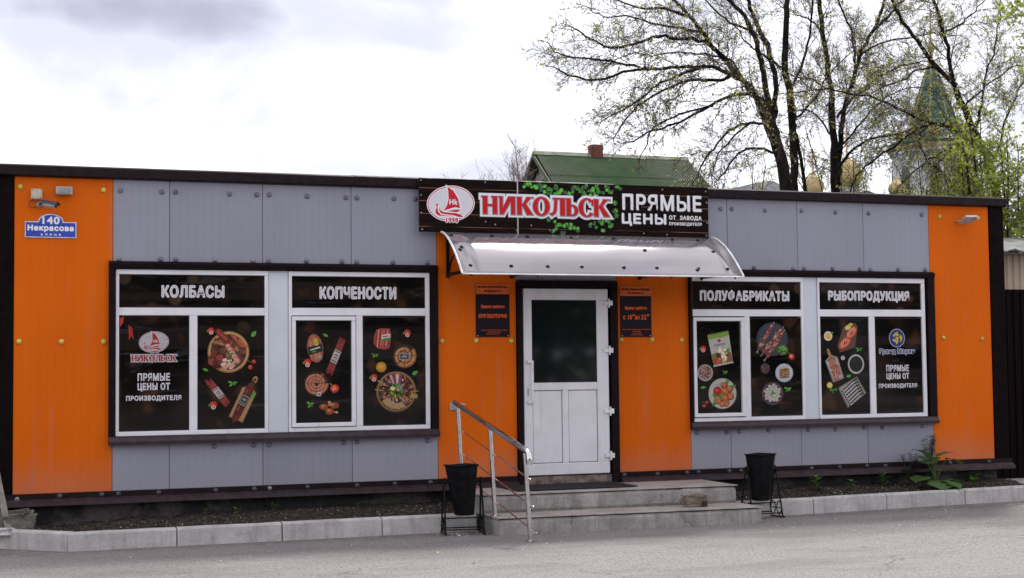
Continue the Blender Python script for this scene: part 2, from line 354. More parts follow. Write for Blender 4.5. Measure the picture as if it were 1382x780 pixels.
# ---------------------------------------------------------------- builders
ORG = {}          # object name -> world origin of its mesh data
class MB:
    def __init__(s): s.v = []; s.f = []; s.mi = []; s.c = []; s.cur = 0; s.colr = None
    def add(s, vs, fs):
        o = len(s.v); s.v.extend([tuple(q) for q in vs])
        for f in fs: s.f.append(tuple(i+o for i in f)); s.mi.append(s.cur); s.c.append(s.colr)
        return s
    def box(s, x0, x1, y0, y1, z0, z1, b=0, jit=0):
        if b:
            bm = bmesh.new(); bmesh.ops.create_cube(bm, size=1)
            for v in bm.verts: v.co = Vector(((x0+x1)/2+v.co.x*(x1-x0), (y0+y1)/2+v.co.y*(y1-y0), (z0+z1)/2+v.co.z*(z1-z0)))
            bmesh.ops.bevel(bm, geom=bm.edges[:], offset=b, segments=1, affect='EDGES')
            if jit:
                for v in bm.verts: v.co += Vector((R_.uniform(-jit, jit), R_.uniform(-jit, jit), R_.uniform(-jit, jit)))
            bm.verts.index_update(); s.add([v.co[:] for v in bm.verts], [[v.index for v in f.verts] for f in bm.faces]); bm.free(); return s
        vs = [(x, y, z) for x in (x0, x1) for y in (y0, y1) for z in (z0, z1)]
        return s.add(vs, [(0, 1, 3, 2), (4, 6, 7, 5), (0, 4, 5, 1), (2, 3, 7, 6), (0, 2, 6, 4), (1, 5, 7, 3)])
    def prism(s, prof, axis, a0, a1):
        """closed profile (2-D, ccw) extruded along axis; for 'x' profile=(y,z), 'y' (x,z), 'z' (x,y)"""
        def P(p, a): return (a, p[0], p[1]) if axis == 'x' else ((p[0], a, p[1]) if axis == 'y' else (p[0], p[1], a))
        n = len(prof); vs = [P(p, a0) for p in prof]+[P(p, a1) for p in prof]
        fs = [(i, (i+1) % n, n+(i+1) % n, n+i) for i in range(n)]+[tuple(range(n-1, -1, -1)), tuple(range(n, 2*n))]
        return s.add(vs, fs)
    def tube(s, pts, r, n=8, cap=True):
        pts = [Vector(p) for p in pts]; rr = r if isinstance(r, (list, tuple)) else [r]*len(pts)
        vs = []; fs = []; m = len(pts); u = None
        for i, p in enumerate(pts):
            t = (pts[min(i+1, m-1)]-pts[max(i-1, 0)]).normalized()
            if u is None: u = t.orthogonal().normalized()
            u = (u-t*u.dot(t)); u = u.normalized() if u.length > 1e-6 else t.orthogonal().normalized()
            w = t.cross(u)
            for k in range(n):
                a = 2*PI*k/n; vs.append(p+(u*math.cos(a)+w*math.sin(a))*rr[i])
        for i in range(m-1):
            for k in range(n):
                k2 = (k+1) % n; fs.append((i*n+k, i*n+k2, (i+1)*n+k2, (i+1)*n+k))
        if cap: fs.append(tuple(range(n-1, -1, -1))); fs.append(tuple(range((m-1)*n, m*n)))
        return s.add(vs, fs)
    def lathe(s, prof, c=(0, 0, 0), n=16, axis='z', cap=True):
        vs = []; fs = []
        for (r, h) in prof:
            for k in range(n):
                a = 2*PI*k/n; x, y = r*math.cos(a), r*math.sin(a)
                vs.append((c[0]+x, c[1]+y, c[2]+h) if axis == 'z' else (c[0]+x, c[1]-h, c[2]+y))
        for i in range(len(prof)-1):
            for k in range(n):
                k2 = (k+1) % n; fs.append((i*n+k, i*n+k2, (i+1)*n+k2, (i+1)*n+k))
        if cap: fs.append(tuple(range(n-1, -1, -1))); fs.append(tuple(range((len(prof)-1)*n, len(prof)*n)))
        return s.add(vs, fs)
    def build(s, name, mats, parent=None, smooth=False, origin=None, fix=True):
        if not isinstance(mats, (list, tuple)): mats = [mats]
        me = bpy.data.meshes.new(name)
        if origin is None:
            if parent is not None: origin = ORG[parent.name]
            else:
                xs, ys, zs = zip(*s.v); origin = ((min(xs)+max(xs))/2, (min(ys)+max(ys))/2, min(zs))
        o0 = Vector(origin)
        me.from_pydata([(v[0]-o0.x, v[1]-o0.y, v[2]-o0.z) for v in s.v], [], s.f)
        for m in mats: me.materials.append(MAT[m] if isinstance(m, str) else m)
        if len(mats) > 1: me.polygons.foreach_set('material_index', s.mi)
        if any(c is not None for c in s.c):
            at = me.color_attributes.new('Col', 'FLOAT_COLOR', 'CORNER'); buf = []
            for f, c in zip(s.f, s.c): buf.extend((*(c or (1, 1, 1)), 1)*len(f))
            at.data.foreach_set('color', buf)
        if smooth: me.polygons.foreach_set('use_smooth', [True]*len(s.f))
        if fix and len(s.f) < 20000:
            bm = bmesh.new(); bm.from_mesh(me); bmesh.ops.recalc_face_normals(bm, faces=bm.faces); bm.to_mesh(me); bm.free()
        if smooth and hasattr(me, 'set_sharp_from_angle'): me.set_sharp_from_angle(angle=math.radians(40))
        ob = bpy.data.objects.new(name, me); C.objects.link(ob)
        if parent is not None:
            ob.parent = parent; ob.location = o0-Vector(ORG[parent.name])
        else: ob.location = o0
        ORG[ob.name] = tuple(o0)
        return ob
def thing(name, label, cat, loc, group=None):
    o = bpy.data.objects.new(name, None); C.objects.link(o); o.location = loc; o.empty_display_size = .2
    o['label'] = label; o['category'] = cat
    if group: o['group'] = group
    ORG[o.name] = tuple(loc); return o
def tag(o, label, cat, group=None, kind=None):
    o['label'] = label; o['category'] = cat
    if group: o['group'] = group
    if kind: o['kind'] = kind
    return o
def struct(o): o['kind'] = 'structure'; return o
def place(proto, name, parent, loc):
    """another piece sharing the mesh of proto"""
    o = bpy.data.objects.new(name, proto if isinstance(proto, bpy.types.Mesh) else proto.data); C.objects.link(o)
    o.parent = parent; o.location = Vector(loc)-Vector(ORG[parent.name]); ORG[o.name] = tuple(loc); return o

# flat print on a surface that faces -y
class Ink(MB):
    def __init__(s, y): super().__init__(); s.y0 = y; s.k = 0; s.T = (0, 0, 1, 1, 0)
    def at(s, cx, cz, a=1, b=1, rot=0): s.T = (cx, cz, a, b, math.radians(rot)); return s
    def w(s, u, v):
        cx, cz, a, b, r = s.T; x, z = u*a, v*b
        return (cx+x*math.cos(r)-z*math.sin(r), s.y0-.0006-s.k*.00004, cz+x*math.sin(r)+z*math.cos(r))
    def poly(s, pts, col):
        s.colr = s2l(col); s.k += 1; s.add([s.w(*p) for p in pts], [tuple(range(len(pts)))]); return s
    def strip(s, A, B, col):
        s.colr = s2l(col); s.k += 1; n = len(A)
        s.add([s.w(*p) for p in A]+[s.w(*p) for p in B], [(i, i+1, n+i+1, n+i) for i in range(n-1)]); return s
    def ell(s, u, v, ru, rv, col, n=18, rot=0, jit=0, rnd=R_):
        c, q = math.cos(rot), math.sin(rot); P = []
        for k in range(n):
            a = 2*PI*k/n; j = 1+rnd.uniform(-jit, jit); x, y = ru*math.cos(a)*j, rv*math.sin(a)*j
            P.append((u+x*c-y*q, v+x*q+y*c))
        return s.poly(P, col)
    def cap(s, u0, v0, u1, v1, r, col, n=6):
        a = math.atan2(v1-v0, u1-u0); P = []
        for k in range(n+1): t = a-PI/2+PI*k/n; P.append((u1+r*math.cos(t), v1+r*math.sin(t)))
        for k in range(n+1): t = a+PI/2+PI*k/n; P.append((u0+r*math.cos(t), v0+r*math.sin(t)))
        return s.poly(P, col)
    def ring(s, u, v, ru, rv, wd, col, a0=0, a1=360, n=32, rot=0):
        A, B = [], []; c, q = math.cos(rot), math.sin(rot)
        for k in range(n+1):
            t = math.radians(a0+(a1-a0)*k/n)
            for L, ra, rb in ((A, ru, rv), (B, ru-wd, rv-wd)):
                x, y = ra*math.cos(t), rb*math.sin(t); L.append((u+x*c-y*q, v+x*q+y*c))
        return s.strip(A, B, col)

TXT = {}
def text_polys(body, off):
    key = (body, off)
    if key not in TXT:
        cu = bpy.data.curves.new('lettering', 'FONT'); cu.body = body; cu.offset = off; cu.resolution_u = 3; cu.space_character = 1.14
        ob = bpy.data.objects.new('lettering', cu); C.objects.link(ob)
        dg = bpy.context.evaluated_depsgraph_get(); me = ob.evaluated_get(dg).to_mesh()
        TXT[key] = ([v.co.to_2d() for v in me.vertices], [tuple(p.vertices) for p in me.polygons])
        ob.evaluated_get(dg).to_mesh_clear(); bpy.data.objects.remove(ob); bpy.data.curves.remove(cu)
    return TXT[key]
def put_text(ink, body, cx, cz, w, h, col, off=0.0, layer=1, thin=0.0, shear=0):
    """body fitted into a w x h box (the box of the text drawn with no offset) centred at cx, cz"""
    V0, _ = text_polys(body, 0.0); V, Fc = text_polys(body, thin) if thin else (V0, _)
    xs = [v.x for v in V0]; ys = [v.y for v in V0]
    x0, x1, y0, y1 = min(xs), max(xs), min(ys), max(ys)
    sx, sz = w/(x1-x0), h/(y1-y0)
    ink.k += layer*6; ink.colr = s2l(col)
    g = off*h                                    # heavier strokes: the same glyphs laid again, shifted a little
    for q in range(8 if off else 1):
        ddx, ddz = (g*math.cos(q*PI/4), g*math.sin(q*PI/4)) if off else (0, 0); ink.k += 1.5
        ink.add([(cx+ddx+(v.x-(x0+x1)/2)*sx+shear*(v.y-y0)*sz, ink.y0-.0006-ink.k*.00004, cz+ddz+(v.y-(y0+y1)/2)*sz) for v in V], Fc)
def rand(seed): return random.Random(seed)
FOODS = {
    'w1': [('leaf', 2.361, 2.035, 0.040, 0.042, 40), ('leaf', 1.867, 1.670, 0.033, 0.026, -30), ('platter_ham', 2.101, 1.850, 0.215, 0.215, 0), ('tomato', 1.920, 2.064, 0.043, 0.042, 0), ('cherry', 2.342, 1.721, 0.057, 0.057, 0), ('smoked_bundle', 1.992, 1.438, 0.057, 0.165, 38), ('basil', 2.139, 1.527, 0.060, 0.040, 0), ('tomato', 1.942, 1.303, 0.048, 0.049, 0), ('board_sausage', 2.276, 1.378, 0.090, 0.247, -25), ('leaf', 2.349, 1.402, 0.039, 0.052, 10), ],
    'w2a': [('leaf', 3.118, 2.018, 0.034, 0.027, -30), ('oval_pack', 3.006, 1.883, 0.089, 0.156, 8), ('smoked_bundle', 3.228, 1.804, 0.059, 0.200, -22), ('tomato', 2.919, 1.728, 0.047, 0.052, 0), ('coil', 3.015, 1.513, 0.135, 0.130, 0), ('pepper', 3.208, 1.458, 0.055, 0.055, 0), ('basil', 2.949, 1.297, 0.047, 0.047, 0), ('chicken', 3.159, 1.254, 0.124, 0.088, 0), ],
    'w2b': [('slab_pack', 3.734, 1.979, 0.097, 0.114, 0), ('tomato', 4.005, 2.036, 0.046, 0.047, 0), ('basil', 3.649, 1.806, 0.049, 0.032, 0), ('coil_label', 3.975, 1.793, 0.134, 0.135, 0), ('sauce', 3.718, 1.679, 0.059, 0.057, 0), ('tomato', 3.634, 1.564, 0.049, 0.047, 0), ('leaf', 4.092, 1.612, 0.039, 0.038, 20), ('platter_mix', 3.882, 1.414, 0.224, 0.221, 0), ],
    'w3a': [('tomato', 7.538, 1.846, 0.049, 0.043, 0), ('bag', 7.767, 1.850, 0.146, 0.190, 10), ('mince_bowl', 7.564, 1.574, 0.101, 0.098, 0), ('basil', 7.818, 1.579, 0.044, 0.032, 0), ('leaf', 7.533, 1.406, 0.039, 0.030, 0), ('plate_cutlets', 7.782, 1.332, 0.182, 0.178, 0), ('cherry', 7.560, 1.215, 0.056, 0.040, 0), ],
    'w3b': [('skewers', 8.453, 1.954, 0.212, 0.198, 0), ('peas', 8.581, 1.832, 0.078, 0.065, 0), ('pepper', 8.697, 1.754, 0.044, 0.042, 0), ('spice_bowl', 8.346, 1.616, 0.064, 0.063, 0), ('pie_plate', 8.598, 1.562, 0.120, 0.110, 0), ('basil', 8.638, 1.369, 0.058, 0.045, 0), ('dumplings', 8.438, 1.321, 0.145, 0.135, 0), ],
    'w4a': [('lemon_egg', 9.204, 1.993, 0.060, 0.060, 0), ('salmon', 9.475, 1.971, 0.174, 0.140, 20), ('basil', 9.620, 1.834, 0.060, 0.036, 0), ('fish_sticks', 9.270, 1.646, 0.093, 0.198, 22), ('garlic', 9.399, 1.731, 0.033, 0.034, 0), ('seaweed', 9.579, 1.656, 0.114, 0.117, 0), ('lemon', 9.210, 1.408, 0.042, 0.039, 0), ('dill', 9.260, 1.352, 0.051, 0.047, 0), ('leaf', 9.475, 1.513, 0.036, 0.036, 0), ('fish_tray', 9.518, 1.325, 0.161, 0.140, 30), ('leaf', 9.586, 1.251, 0.027, 0.016, 0), ],
}
# КОЛБАСЫ x=1.742 z=2.471 w=0.638 h=0.130
# ПРЯМЫЕ x=1.351 z=1.600 w=0.317 h=0.080
# ЦЕНЫ ОТ x=1.348 z=1.498 w=0.327 h=0.080
# ПРОИЗВОДИТЕЛЯ x=1.346 z=1.383 w=0.545 h=0.062
# logo x=1.350 z=1.955 w=0.312 h=0.230
# НИКОЛЬСК x=1.350 z=1.790 w=0.475 h=0.070
# КОПЧЕНОСТИ x=3.472 z=2.468 w=0.837 h=0.130
# ПОЛУФАБРИКАТЫ x=8.100 z=2.466 w=1.174 h=0.130
# РЫБОПРОДУКЦИЯ x=9.784 z=2.466 w=1.141 h=0.140
# ПРЯМЫЕ x=10.161 z=1.606 w=0.316 h=0.084
# ЦЕНЫ ОТ x=10.161 z=1.500 w=0.310 h=0.084
# ПРОИЗВОДИТЕЛЯ x=10.164 z=1.386 w=0.518 h=0.070
# Гранд Марин x=10.160 z=1.794 w=0.508 h=0.081
# mlogo x=10.162 z=1.966 w=0.229 h=0.218
LIMBS = [
    ('A', 0.200, 0.155, [(14.59, 10.00, 4.44), (14.54, 10.00, 5.13), (14.36, 10.00, 5.89), (14.16, 10.00, 6.40), (13.96, 10.00, 6.83)]),
    ('A', 0.090, 0.030, [(14.06, 10.19, 6.86), (13.64, 10.20, 7.31), (12.95, 9.92, 7.79), (12.61, 9.75, 8.07), (12.45, 9.95, 8.39), (12.20, 10.22, 8.80), (11.78, 10.17, 8.97)]),
    ('A', 0.060, 0.018, [(13.61, 9.44, 6.81), (13.23, 9.17, 6.95), (12.85, 9.24, 7.17), (12.65, 9.54, 7.31), (12.07, 9.64, 7.30), (11.34, 9.39, 7.17), (10.72, 9.16, 7.03), (10.25, 9.28, 6.88), (9.87, 9.58, 6.98), (9.60, 9.62, 7.11)]),
    ('A', 0.055, 0.015, [(13.65, 9.45, 6.75), (13.36, 9.27, 6.78), (12.86, 8.99, 6.69), (12.45, 9.02, 6.51), (12.20, 9.32, 6.34), (11.85, 9.44, 6.17), (11.24, 9.21, 5.97), (10.72, 8.96, 5.71)]),
    ('A', 0.045, 0.012, [(13.69, 9.04, 6.07), (13.62, 9.25, 6.22), (13.17, 9.09, 6.18), (12.63, 8.80, 5.97), (12.32, 8.80, 5.64), (12.22, 9.09, 5.31), (12.11, 9.25, 5.00)]),
    ('A', 0.120, 0.050, [(14.51, 10.20, 5.86), (14.48, 10.20, 6.12), (14.33, 10.20, 6.70), (14.18, 10.20, 7.39), (14.07, 10.20, 7.87), (13.92, 10.20, 8.30), (13.60, 10.20, 8.70), (13.23, 10.20, 8.94)]),
    ('A', 0.080, 0.040, [(14.43, 10.27, 6.53), (14.43, 10.16, 7.25), (14.42, 10.40, 7.93), (14.33, 10.64, 8.43), (14.11, 10.53, 8.79), (13.87, 10.23, 9.07)]),
    ('A', 0.040, 0.012, [(14.03, 9.49, 5.71), (13.45, 9.20, 5.74), (12.96, 9.05, 5.61), (12.78, 9.27, 5.26), (12.72, 9.53, 5.06)]),
    ('A', 0.060, 0.014, [(13.40, 9.68, 7.16), (13.09, 9.98, 7.71), (12.68, 10.02, 7.94), (12.13, 9.74, 7.85), (11.62, 9.55, 7.82), (11.20, 9.73, 7.69), (10.81, 10.01, 7.68), (10.41, 9.99, 7.79), (9.96, 9.69, 7.90)]),
    ('A', 0.050, 0.012, [(13.00, 9.37, 7.12), (12.73, 9.26, 7.01), (12.40, 9.50, 7.05), (12.12, 9.74, 7.00), (11.49, 9.63, 6.70), (11.00, 9.33, 6.39), (10.72, 9.28, 6.09), (10.66, 9.55, 5.82)]),
    ('A', 0.040, 0.010, [(11.42, 9.47, 7.18), (11.34, 9.72, 7.25), (11.04, 9.95, 7.37), (10.48, 9.81, 7.38), (9.85, 9.51, 7.32), (9.51, 9.49, 7.39), (9.45, 9.77, 7.62)]),
    ('A', 0.035, 0.010, [(12.41, 9.29, 7.24), (11.72, 9.31, 7.00), (11.21, 9.02, 6.72), (10.75, 8.85, 6.39), (10.55, 9.05, 6.25), (10.22, 9.32, 6.11)]),
    ('A', 0.040, 0.010, [(12.88, 10.26, 8.13), (12.49, 10.36, 8.22), (12.00, 10.66, 8.35), (11.48, 10.73, 8.50), (10.89, 10.46, 8.37), (10.43, 10.25, 8.48)]),
    ('A', 0.050, 0.012, [(12.65, 10.34, 8.46), (11.96, 10.07, 8.50), (11.45, 10.14, 8.50), (10.97, 10.44, 8.76)]),
    ('A', 0.040, 0.012, [(14.01, 10.37, 8.30), (13.69, 10.62, 8.48), (13.40, 10.85, 8.84), (13.09, 10.71, 9.02)]),
    ('A', 0.030, 0.010, [(12.47, 9.04, 6.48), (12.06, 9.25, 6.39), (11.60, 9.09, 6.20), (11.09, 8.80, 5.93), (10.94, 8.80, 5.58), (10.95, 9.09, 5.42)]),
    ('A', 0.030, 0.010, [(13.04, 8.77, 6.13), (12.81, 9.07, 5.84), (12.56, 9.12, 5.53), (12.29, 8.84, 5.10)]),
    ('A', 0.030, 0.010, [(13.79, 10.39, 7.31), (13.39, 10.09, 7.61), (12.76, 9.95, 7.62), (12.31, 10.18, 7.71), (11.88, 10.43, 7.65), (11.38, 10.35, 7.66), (10.70, 10.05, 7.26)]),
    ('A2', 0.150, 0.070, [(15.20, 10.80, 4.54), (15.16, 10.80, 5.21), (15.18, 10.80, 5.92), (15.12, 10.80, 6.98), (15.02, 10.80, 7.75), (15.05, 10.80, 8.39), (15.10, 10.80, 9.08), (15.14, 10.80, 9.39)]),
    ('A2', 0.050, 0.020, [(14.86, 10.37, 6.89), (15.13, 10.62, 7.37), (15.49, 10.85, 7.89), (15.60, 10.71, 8.48), (15.49, 10.41, 9.09)]),
    ('A2', 0.060, 0.030, [(15.78, 11.25, 4.75), (15.61, 11.06, 5.24), (15.29, 10.78, 6.04), (15.22, 10.82, 6.50), (15.44, 11.12, 6.87)]),
    ('A2', 0.040, 0.012, [(14.72, 10.27, 7.51), (14.33, 10.16, 7.68), (14.17, 10.40, 7.87), (13.94, 10.64, 8.20), (13.64, 10.53, 8.61)]),
    ('A2', 0.035, 0.012, [(14.83, 10.27, 6.47), (15.05, 10.16, 6.69), (15.55, 10.40, 7.13), (15.97, 10.64, 7.57), (16.43, 10.53, 8.04)]),
    ('B', 0.150, 0.100, [(16.27, 11.00, 4.58), (16.27, 11.00, 5.27), (16.23, 11.00, 6.21), (16.23, 11.00, 7.18)]),
    ('B', 0.100, 0.060, [(16.39, 11.25, 7.23), (16.14, 11.06, 8.25), (15.83, 10.78, 9.13), (15.81, 10.82, 9.45)]),
    ('B', 0.100, 0.040, [(16.22, 10.85, 5.33), (16.41, 11.05, 6.05), (16.42, 10.88, 6.87), (16.46, 10.60, 7.38), (16.68, 10.61, 8.02), (17.19, 10.90, 8.60), (17.61, 11.05, 9.32), (17.57, 10.83, 9.50)]),
    ('B', 0.045, 0.020, [(16.83, 10.37, 8.46), (17.37, 10.62, 8.86), (17.86, 10.85, 9.25), (17.93, 10.71, 9.39)]),
    ('B', 0.040, 0.020, [(16.51, 10.58, 7.59), (16.73, 10.88, 7.97), (16.70, 10.92, 8.52), (16.30, 10.64, 8.91), (16.03, 10.45, 9.21)]),
    ('B', 0.045, 0.012, [(15.94, 10.34, 5.63), (16.00, 10.07, 5.85), (16.45, 10.14, 6.15), (17.30, 10.44, 6.34), (18.00, 10.54, 6.55), (18.41, 10.29, 6.62), (18.75, 10.06, 6.51)]),
    ('B', 0.045, 0.012, [(15.85, 10.26, 6.59), (16.30, 10.36, 7.01), (17.13, 10.66, 7.58), (17.74, 10.73, 7.85), (18.06, 10.46, 7.92), (18.48, 10.25, 7.95)]),
    ('B', 0.035, 0.012, [(16.44, 10.26, 7.91), (16.64, 10.36, 8.03), (17.33, 10.66, 8.35), (17.88, 10.73, 8.45), (18.34, 10.46, 8.53), (18.77, 10.25, 8.47)]),
    ('B', 0.030, 0.010, [(16.37, 11.23, 7.32), (15.82, 10.97, 7.47), (15.52, 11.04, 7.55), (15.26, 11.35, 7.75), (14.97, 11.44, 7.82)]),
    ('B', 0.030, 0.010, [(15.94, 10.39, 5.94), (16.11, 10.09, 6.28), (16.46, 9.95, 6.72), (17.15, 10.18, 7.17), (17.86, 10.43, 7.36), (18.35, 10.35, 7.26)]),
    ('B', 0.030, 0.010, [(16.14, 11.17, 8.62), (15.73, 11.06, 8.80), (15.62, 11.30, 8.93), (15.32, 11.54, 9.19)]),
    ('B', 0.030, 0.010, [(16.32, 11.10, 6.29), (16.05, 11.10, 6.66), (15.62, 10.81, 6.82), (15.27, 10.65, 6.81), (15.04, 10.86, 6.65)]),
    ('C', 0.140, 0.090, [(18.77, 9.00, 4.44), (18.69, 9.00, 5.11), (18.46, 9.00, 5.75), (18.07, 9.00, 6.50), (17.79, 9.00, 7.10)]),
    ('C', 0.085, 0.035, [(17.82, 9.04, 7.11), (17.45, 9.25, 7.64), (16.98, 9.09, 8.00), (16.39, 8.80, 8.39), (16.18, 8.80, 8.82)]),
    ('C', 0.060, 0.030, [(18.00, 9.29, 7.16), (17.91, 9.31, 7.68), (17.59, 9.02, 8.17), (17.25, 8.85, 8.77), (17.31, 9.05, 9.04)]),
    ('C', 0.050, 0.015, [(17.95, 8.48, 5.91), (17.33, 8.36, 6.11), (16.93, 8.59, 6.28), (16.63, 8.84, 6.11), (16.08, 8.74, 5.77), (15.31, 8.43, 5.36), (14.98, 8.38, 4.99), (15.06, 8.65, 4.74)]),
    ('C', 0.045, 0.012, [(17.80, 8.56, 6.29), (17.39, 8.82, 6.28), (16.90, 9.04, 6.46), (16.00, 8.91, 6.74), (15.24, 8.62, 6.75), (14.66, 8.59, 6.81), (14.13, 8.87, 6.78)]),
    ('C', 0.040, 0.012, [(18.59, 9.49, 6.29), (18.56, 9.20, 6.84), (18.56, 9.05, 7.42), (19.02, 9.27, 8.24), (19.35, 9.53, 9.09)]),
    ('C', 0.040, 0.012, [(18.89, 9.44, 5.62), (18.96, 9.17, 6.11), (19.25, 9.24, 6.74), (19.75, 9.54, 7.27), (20.22, 9.64, 7.78)]),
    ('C', 0.030, 0.010, [(17.57, 8.47, 6.55), (17.99, 8.55, 6.92), (18.67, 8.86, 7.31), (19.18, 8.93, 7.58), (19.33, 8.67, 7.57)]),
    ('C', 0.030, 0.010, [(17.95, 8.55, 5.95), (17.14, 8.28, 5.76), (16.68, 8.33, 5.53), (16.38, 8.63, 5.21), (16.19, 8.74, 4.93)]),
    ('C', 0.030, 0.010, [(16.90, 8.55, 6.28), (16.40, 8.28, 5.94), (16.59, 8.33, 5.53), (17.22, 8.63, 5.31), (17.63, 8.74, 4.94)]),
    ('C', 0.030, 0.010, [(17.91, 9.45, 8.28), (18.22, 9.27, 8.49), (18.38, 8.99, 8.74), (18.68, 9.02, 9.04)]),
    ('C', 0.030, 0.010, [(17.41, 9.04, 7.50), (17.13, 9.25, 7.45), (16.58, 9.09, 7.17), (15.96, 8.80, 6.96), (15.62, 8.80, 6.70)]),
]

# ================================================================ THE SHOP
LX, XR, ZT = -.20, 11.72, 3.70
shop = thing('shop_building', 'long single-storey shop clad in orange and grey panels with dark brown trim', 'shop', (5.75, 0, 0))
# body behind the cladding
b = MB(); b.box(LX+.02, XR-.02, .12, 6.0, .36, 3.60); b.build('side_wall', 'interior', shop)
b = MB(); b.box(LX-.02, XR+.02, .04, 6.06, 3.605, 3.66); b.build('roof', 'roof_dark', shop)
b = MB(); b.box(LX+.05, 11.62, .07, 5.9, -.05, .37); b.build('foundation', 'foundation', shop)
# long trim under the roof in lengths
for x0, x1, dz in ((-2.2, .42, 0), (.42, 3.42, 0), (3.42, 6.42, .004), (6.42, 9.42, -.003), (9.42, 11.78, 0)):
    b = MB(); b.prism([(-.075, 3.612+dz), (-.075, 3.70+dz), (-.055, 3.715+dz), (.10, 3.735+dz), (.10, 3.60+dz), (-.045, 3.60+dz)], 'x', max(x0, LX-.05)+.0015, x1-.0015)
    b.build('roof_trim', 'brown', shop)
# corner posts
b = MB(); b.box(LX-.03, -.004, -.012, .12, .32, 3.60, .004); b.build('corner_trim', 'fence', shop)
b = MB(); b.box(11.548, 11.76, -.014, .12, .34, 3.60, .004); b.build('corner_trim', 'fence', shop)
# wall panels: each sheet is its own part
Z0, Z1, WB, WT = .47, 3.60, .925, 2.77
orange = [(0, .945, Z0, Z1), (4.345, 5.255, Z0, 2.67+.95), (6.46, 7.372, Z0, Z1), (10.66, 11.545, Z0, Z1)]
for x0, x1, z0, z1 in orange:
    b = MB(); b.box(x0+.002, x1-.002, 0, .115, z0, min(z1, Z1)-.001, .003); b.build('orange_panel', 'orange', shop)
gx = [.945, 1.505, 2.455, 3.40, 4.345]; gr = [7.372, 7.885, 8.815, 9.725, 10.66]
for L in (gx, gr):
    for a, c in zip(L, L[1:]):
        b = MB(); b.box(a+.0025, c-.0025, R_.uniform(-.001, .001), .115, WT-.03, Z1-.001, .003); b.build('grey_panel', 'grey', shop)
        b = MB(); b.box(a+.0025, c-.0025, R_.uniform(-.001, .001), .115, Z0, WB+.03, .003); b.build('grey_panel', 'grey', shop)
b = MB(); b.box(5.257, 6.458, 0, .115, 2.60, Z1-.001, .003); b.build('grey_panel', 'grey', shop)
# base flashing: upright face and a sloping lip, with joints
for x0, x1 in ((LX-.03, 2.02), (2.02, 4.02), (4.02, 5.25), (6.47, 8.45), (8.45, 10.42), (10.42, 11.78)):
    b = MB(); b.box(x0+.001, x1-.001, -.030, .10, .405, Z0-.001); b.build('base_flashing', 'brown', shop)
    d = R_.uniform(-.004, .004)
    b = MB(); b.prism([(-.034, .418), (-.092, .385+d), (-.096, .350+d), (-.088, .350+d), (-.08, .372+d), (-.034, .402)], 'x', x0+.001, x1-.001)
    b.build('drip_flashing', 'brown_lip', shop)
# bolt caps
def cap_mesh(name, r, h, mat, washer=None):
    b = MB(); b.lathe([(r*1.0, 0), (r*.97, h*.35), (r*.80, h*.7), (r*.45, h*.94), (.002, h)], (0, 0, 0), 12, 'y'); 
    o = b.build(name, mat, shop, smooth=True, origin=(0, 0, 0)); me = o.data; bpy.data.objects.remove(o); return me
cg = cap_mesh('bolt_cap', .026, .018, 'bolt_grey'); cy = cap_mesh('bolt_cap', .027, .018, 'bolt_yellow'); cd = cap_mesh('bolt_cap', .027, .018, 'bolt_dark'); cs = cap_mesh('bolt_head', .024, .012, 'bolt_steel')
def bolts(me, pts, y=-.003):
    for x, z in pts: place(me, 'bolt_cap', shop, (x+R_.uniform(-.006, .006), y, z+R_.uniform(-.005, .005)))
bolts(cy, [(.055, 3.50), (.855, 3.49), (.06, 1.965), (.455, 1.96), (.86, 1.96), (10.82, 3.46), (11.39, 3.46), (10.83, 1.96), (11.40, 1.95), (4.40, 1.955), (4.79, 1.96), (5.19, 1.955), (6.51, 1.96), (6.89, 1.955), (7.28, 1.955)])
bolts(cg, [(x, 3.487) for x in (1.01, 1.42, 1.57, 2.11, 2.40, 2.52, 2.93, 3.35, 3.46, 3.87, 4.11)])
bolts(cg, [(x, 2.797) for x in (1.42, 1.57, 2.52, 2.91, 3.30, 3.46, 3.85, 4.24)], -.004)
bolts(cs, [(x, 2.797) for x in (1.01, 1.96, 2.36)], -.004)
bolts(cg, [(x, .888) for x in (1.96, 2.36, 2.52, 3.30, 3.45, 4.23, 7.44, 7.83, 7.99, 8.38, 8.90, 9.28, 9.68, 9.93, 10.50)])
bolts(cg, [(x, 3.48) for x in (7.80, 7.95, 8.39, 8.88, 9.34, 9.80, 10.57)])
bolts(cg, [(x, 2.797) for x in (7.75, 8.23, 8.75, 8.90, 9.28, 9.66, 9.82, 10.21, 10.59)], -.004)
bolts(cg, [(x, 2.70) for x in (5.36, 5.50, 6.00, 6.32)], -.004)
bolts(cd, [(x, .437) for x in (.44, .84, 1.00, 1.40, 1.96, 2.36, 2.91, 3.44, 3.85, 4.25, 6.51, 6.92, 7.29, 7.44, 7.84, 7.99, 8.92, 9.30, 9.68, 9.94, 10.86, 11.43)], -.033)
bolts(cs, [(.04, .425), (2.52, .437)], -.033)

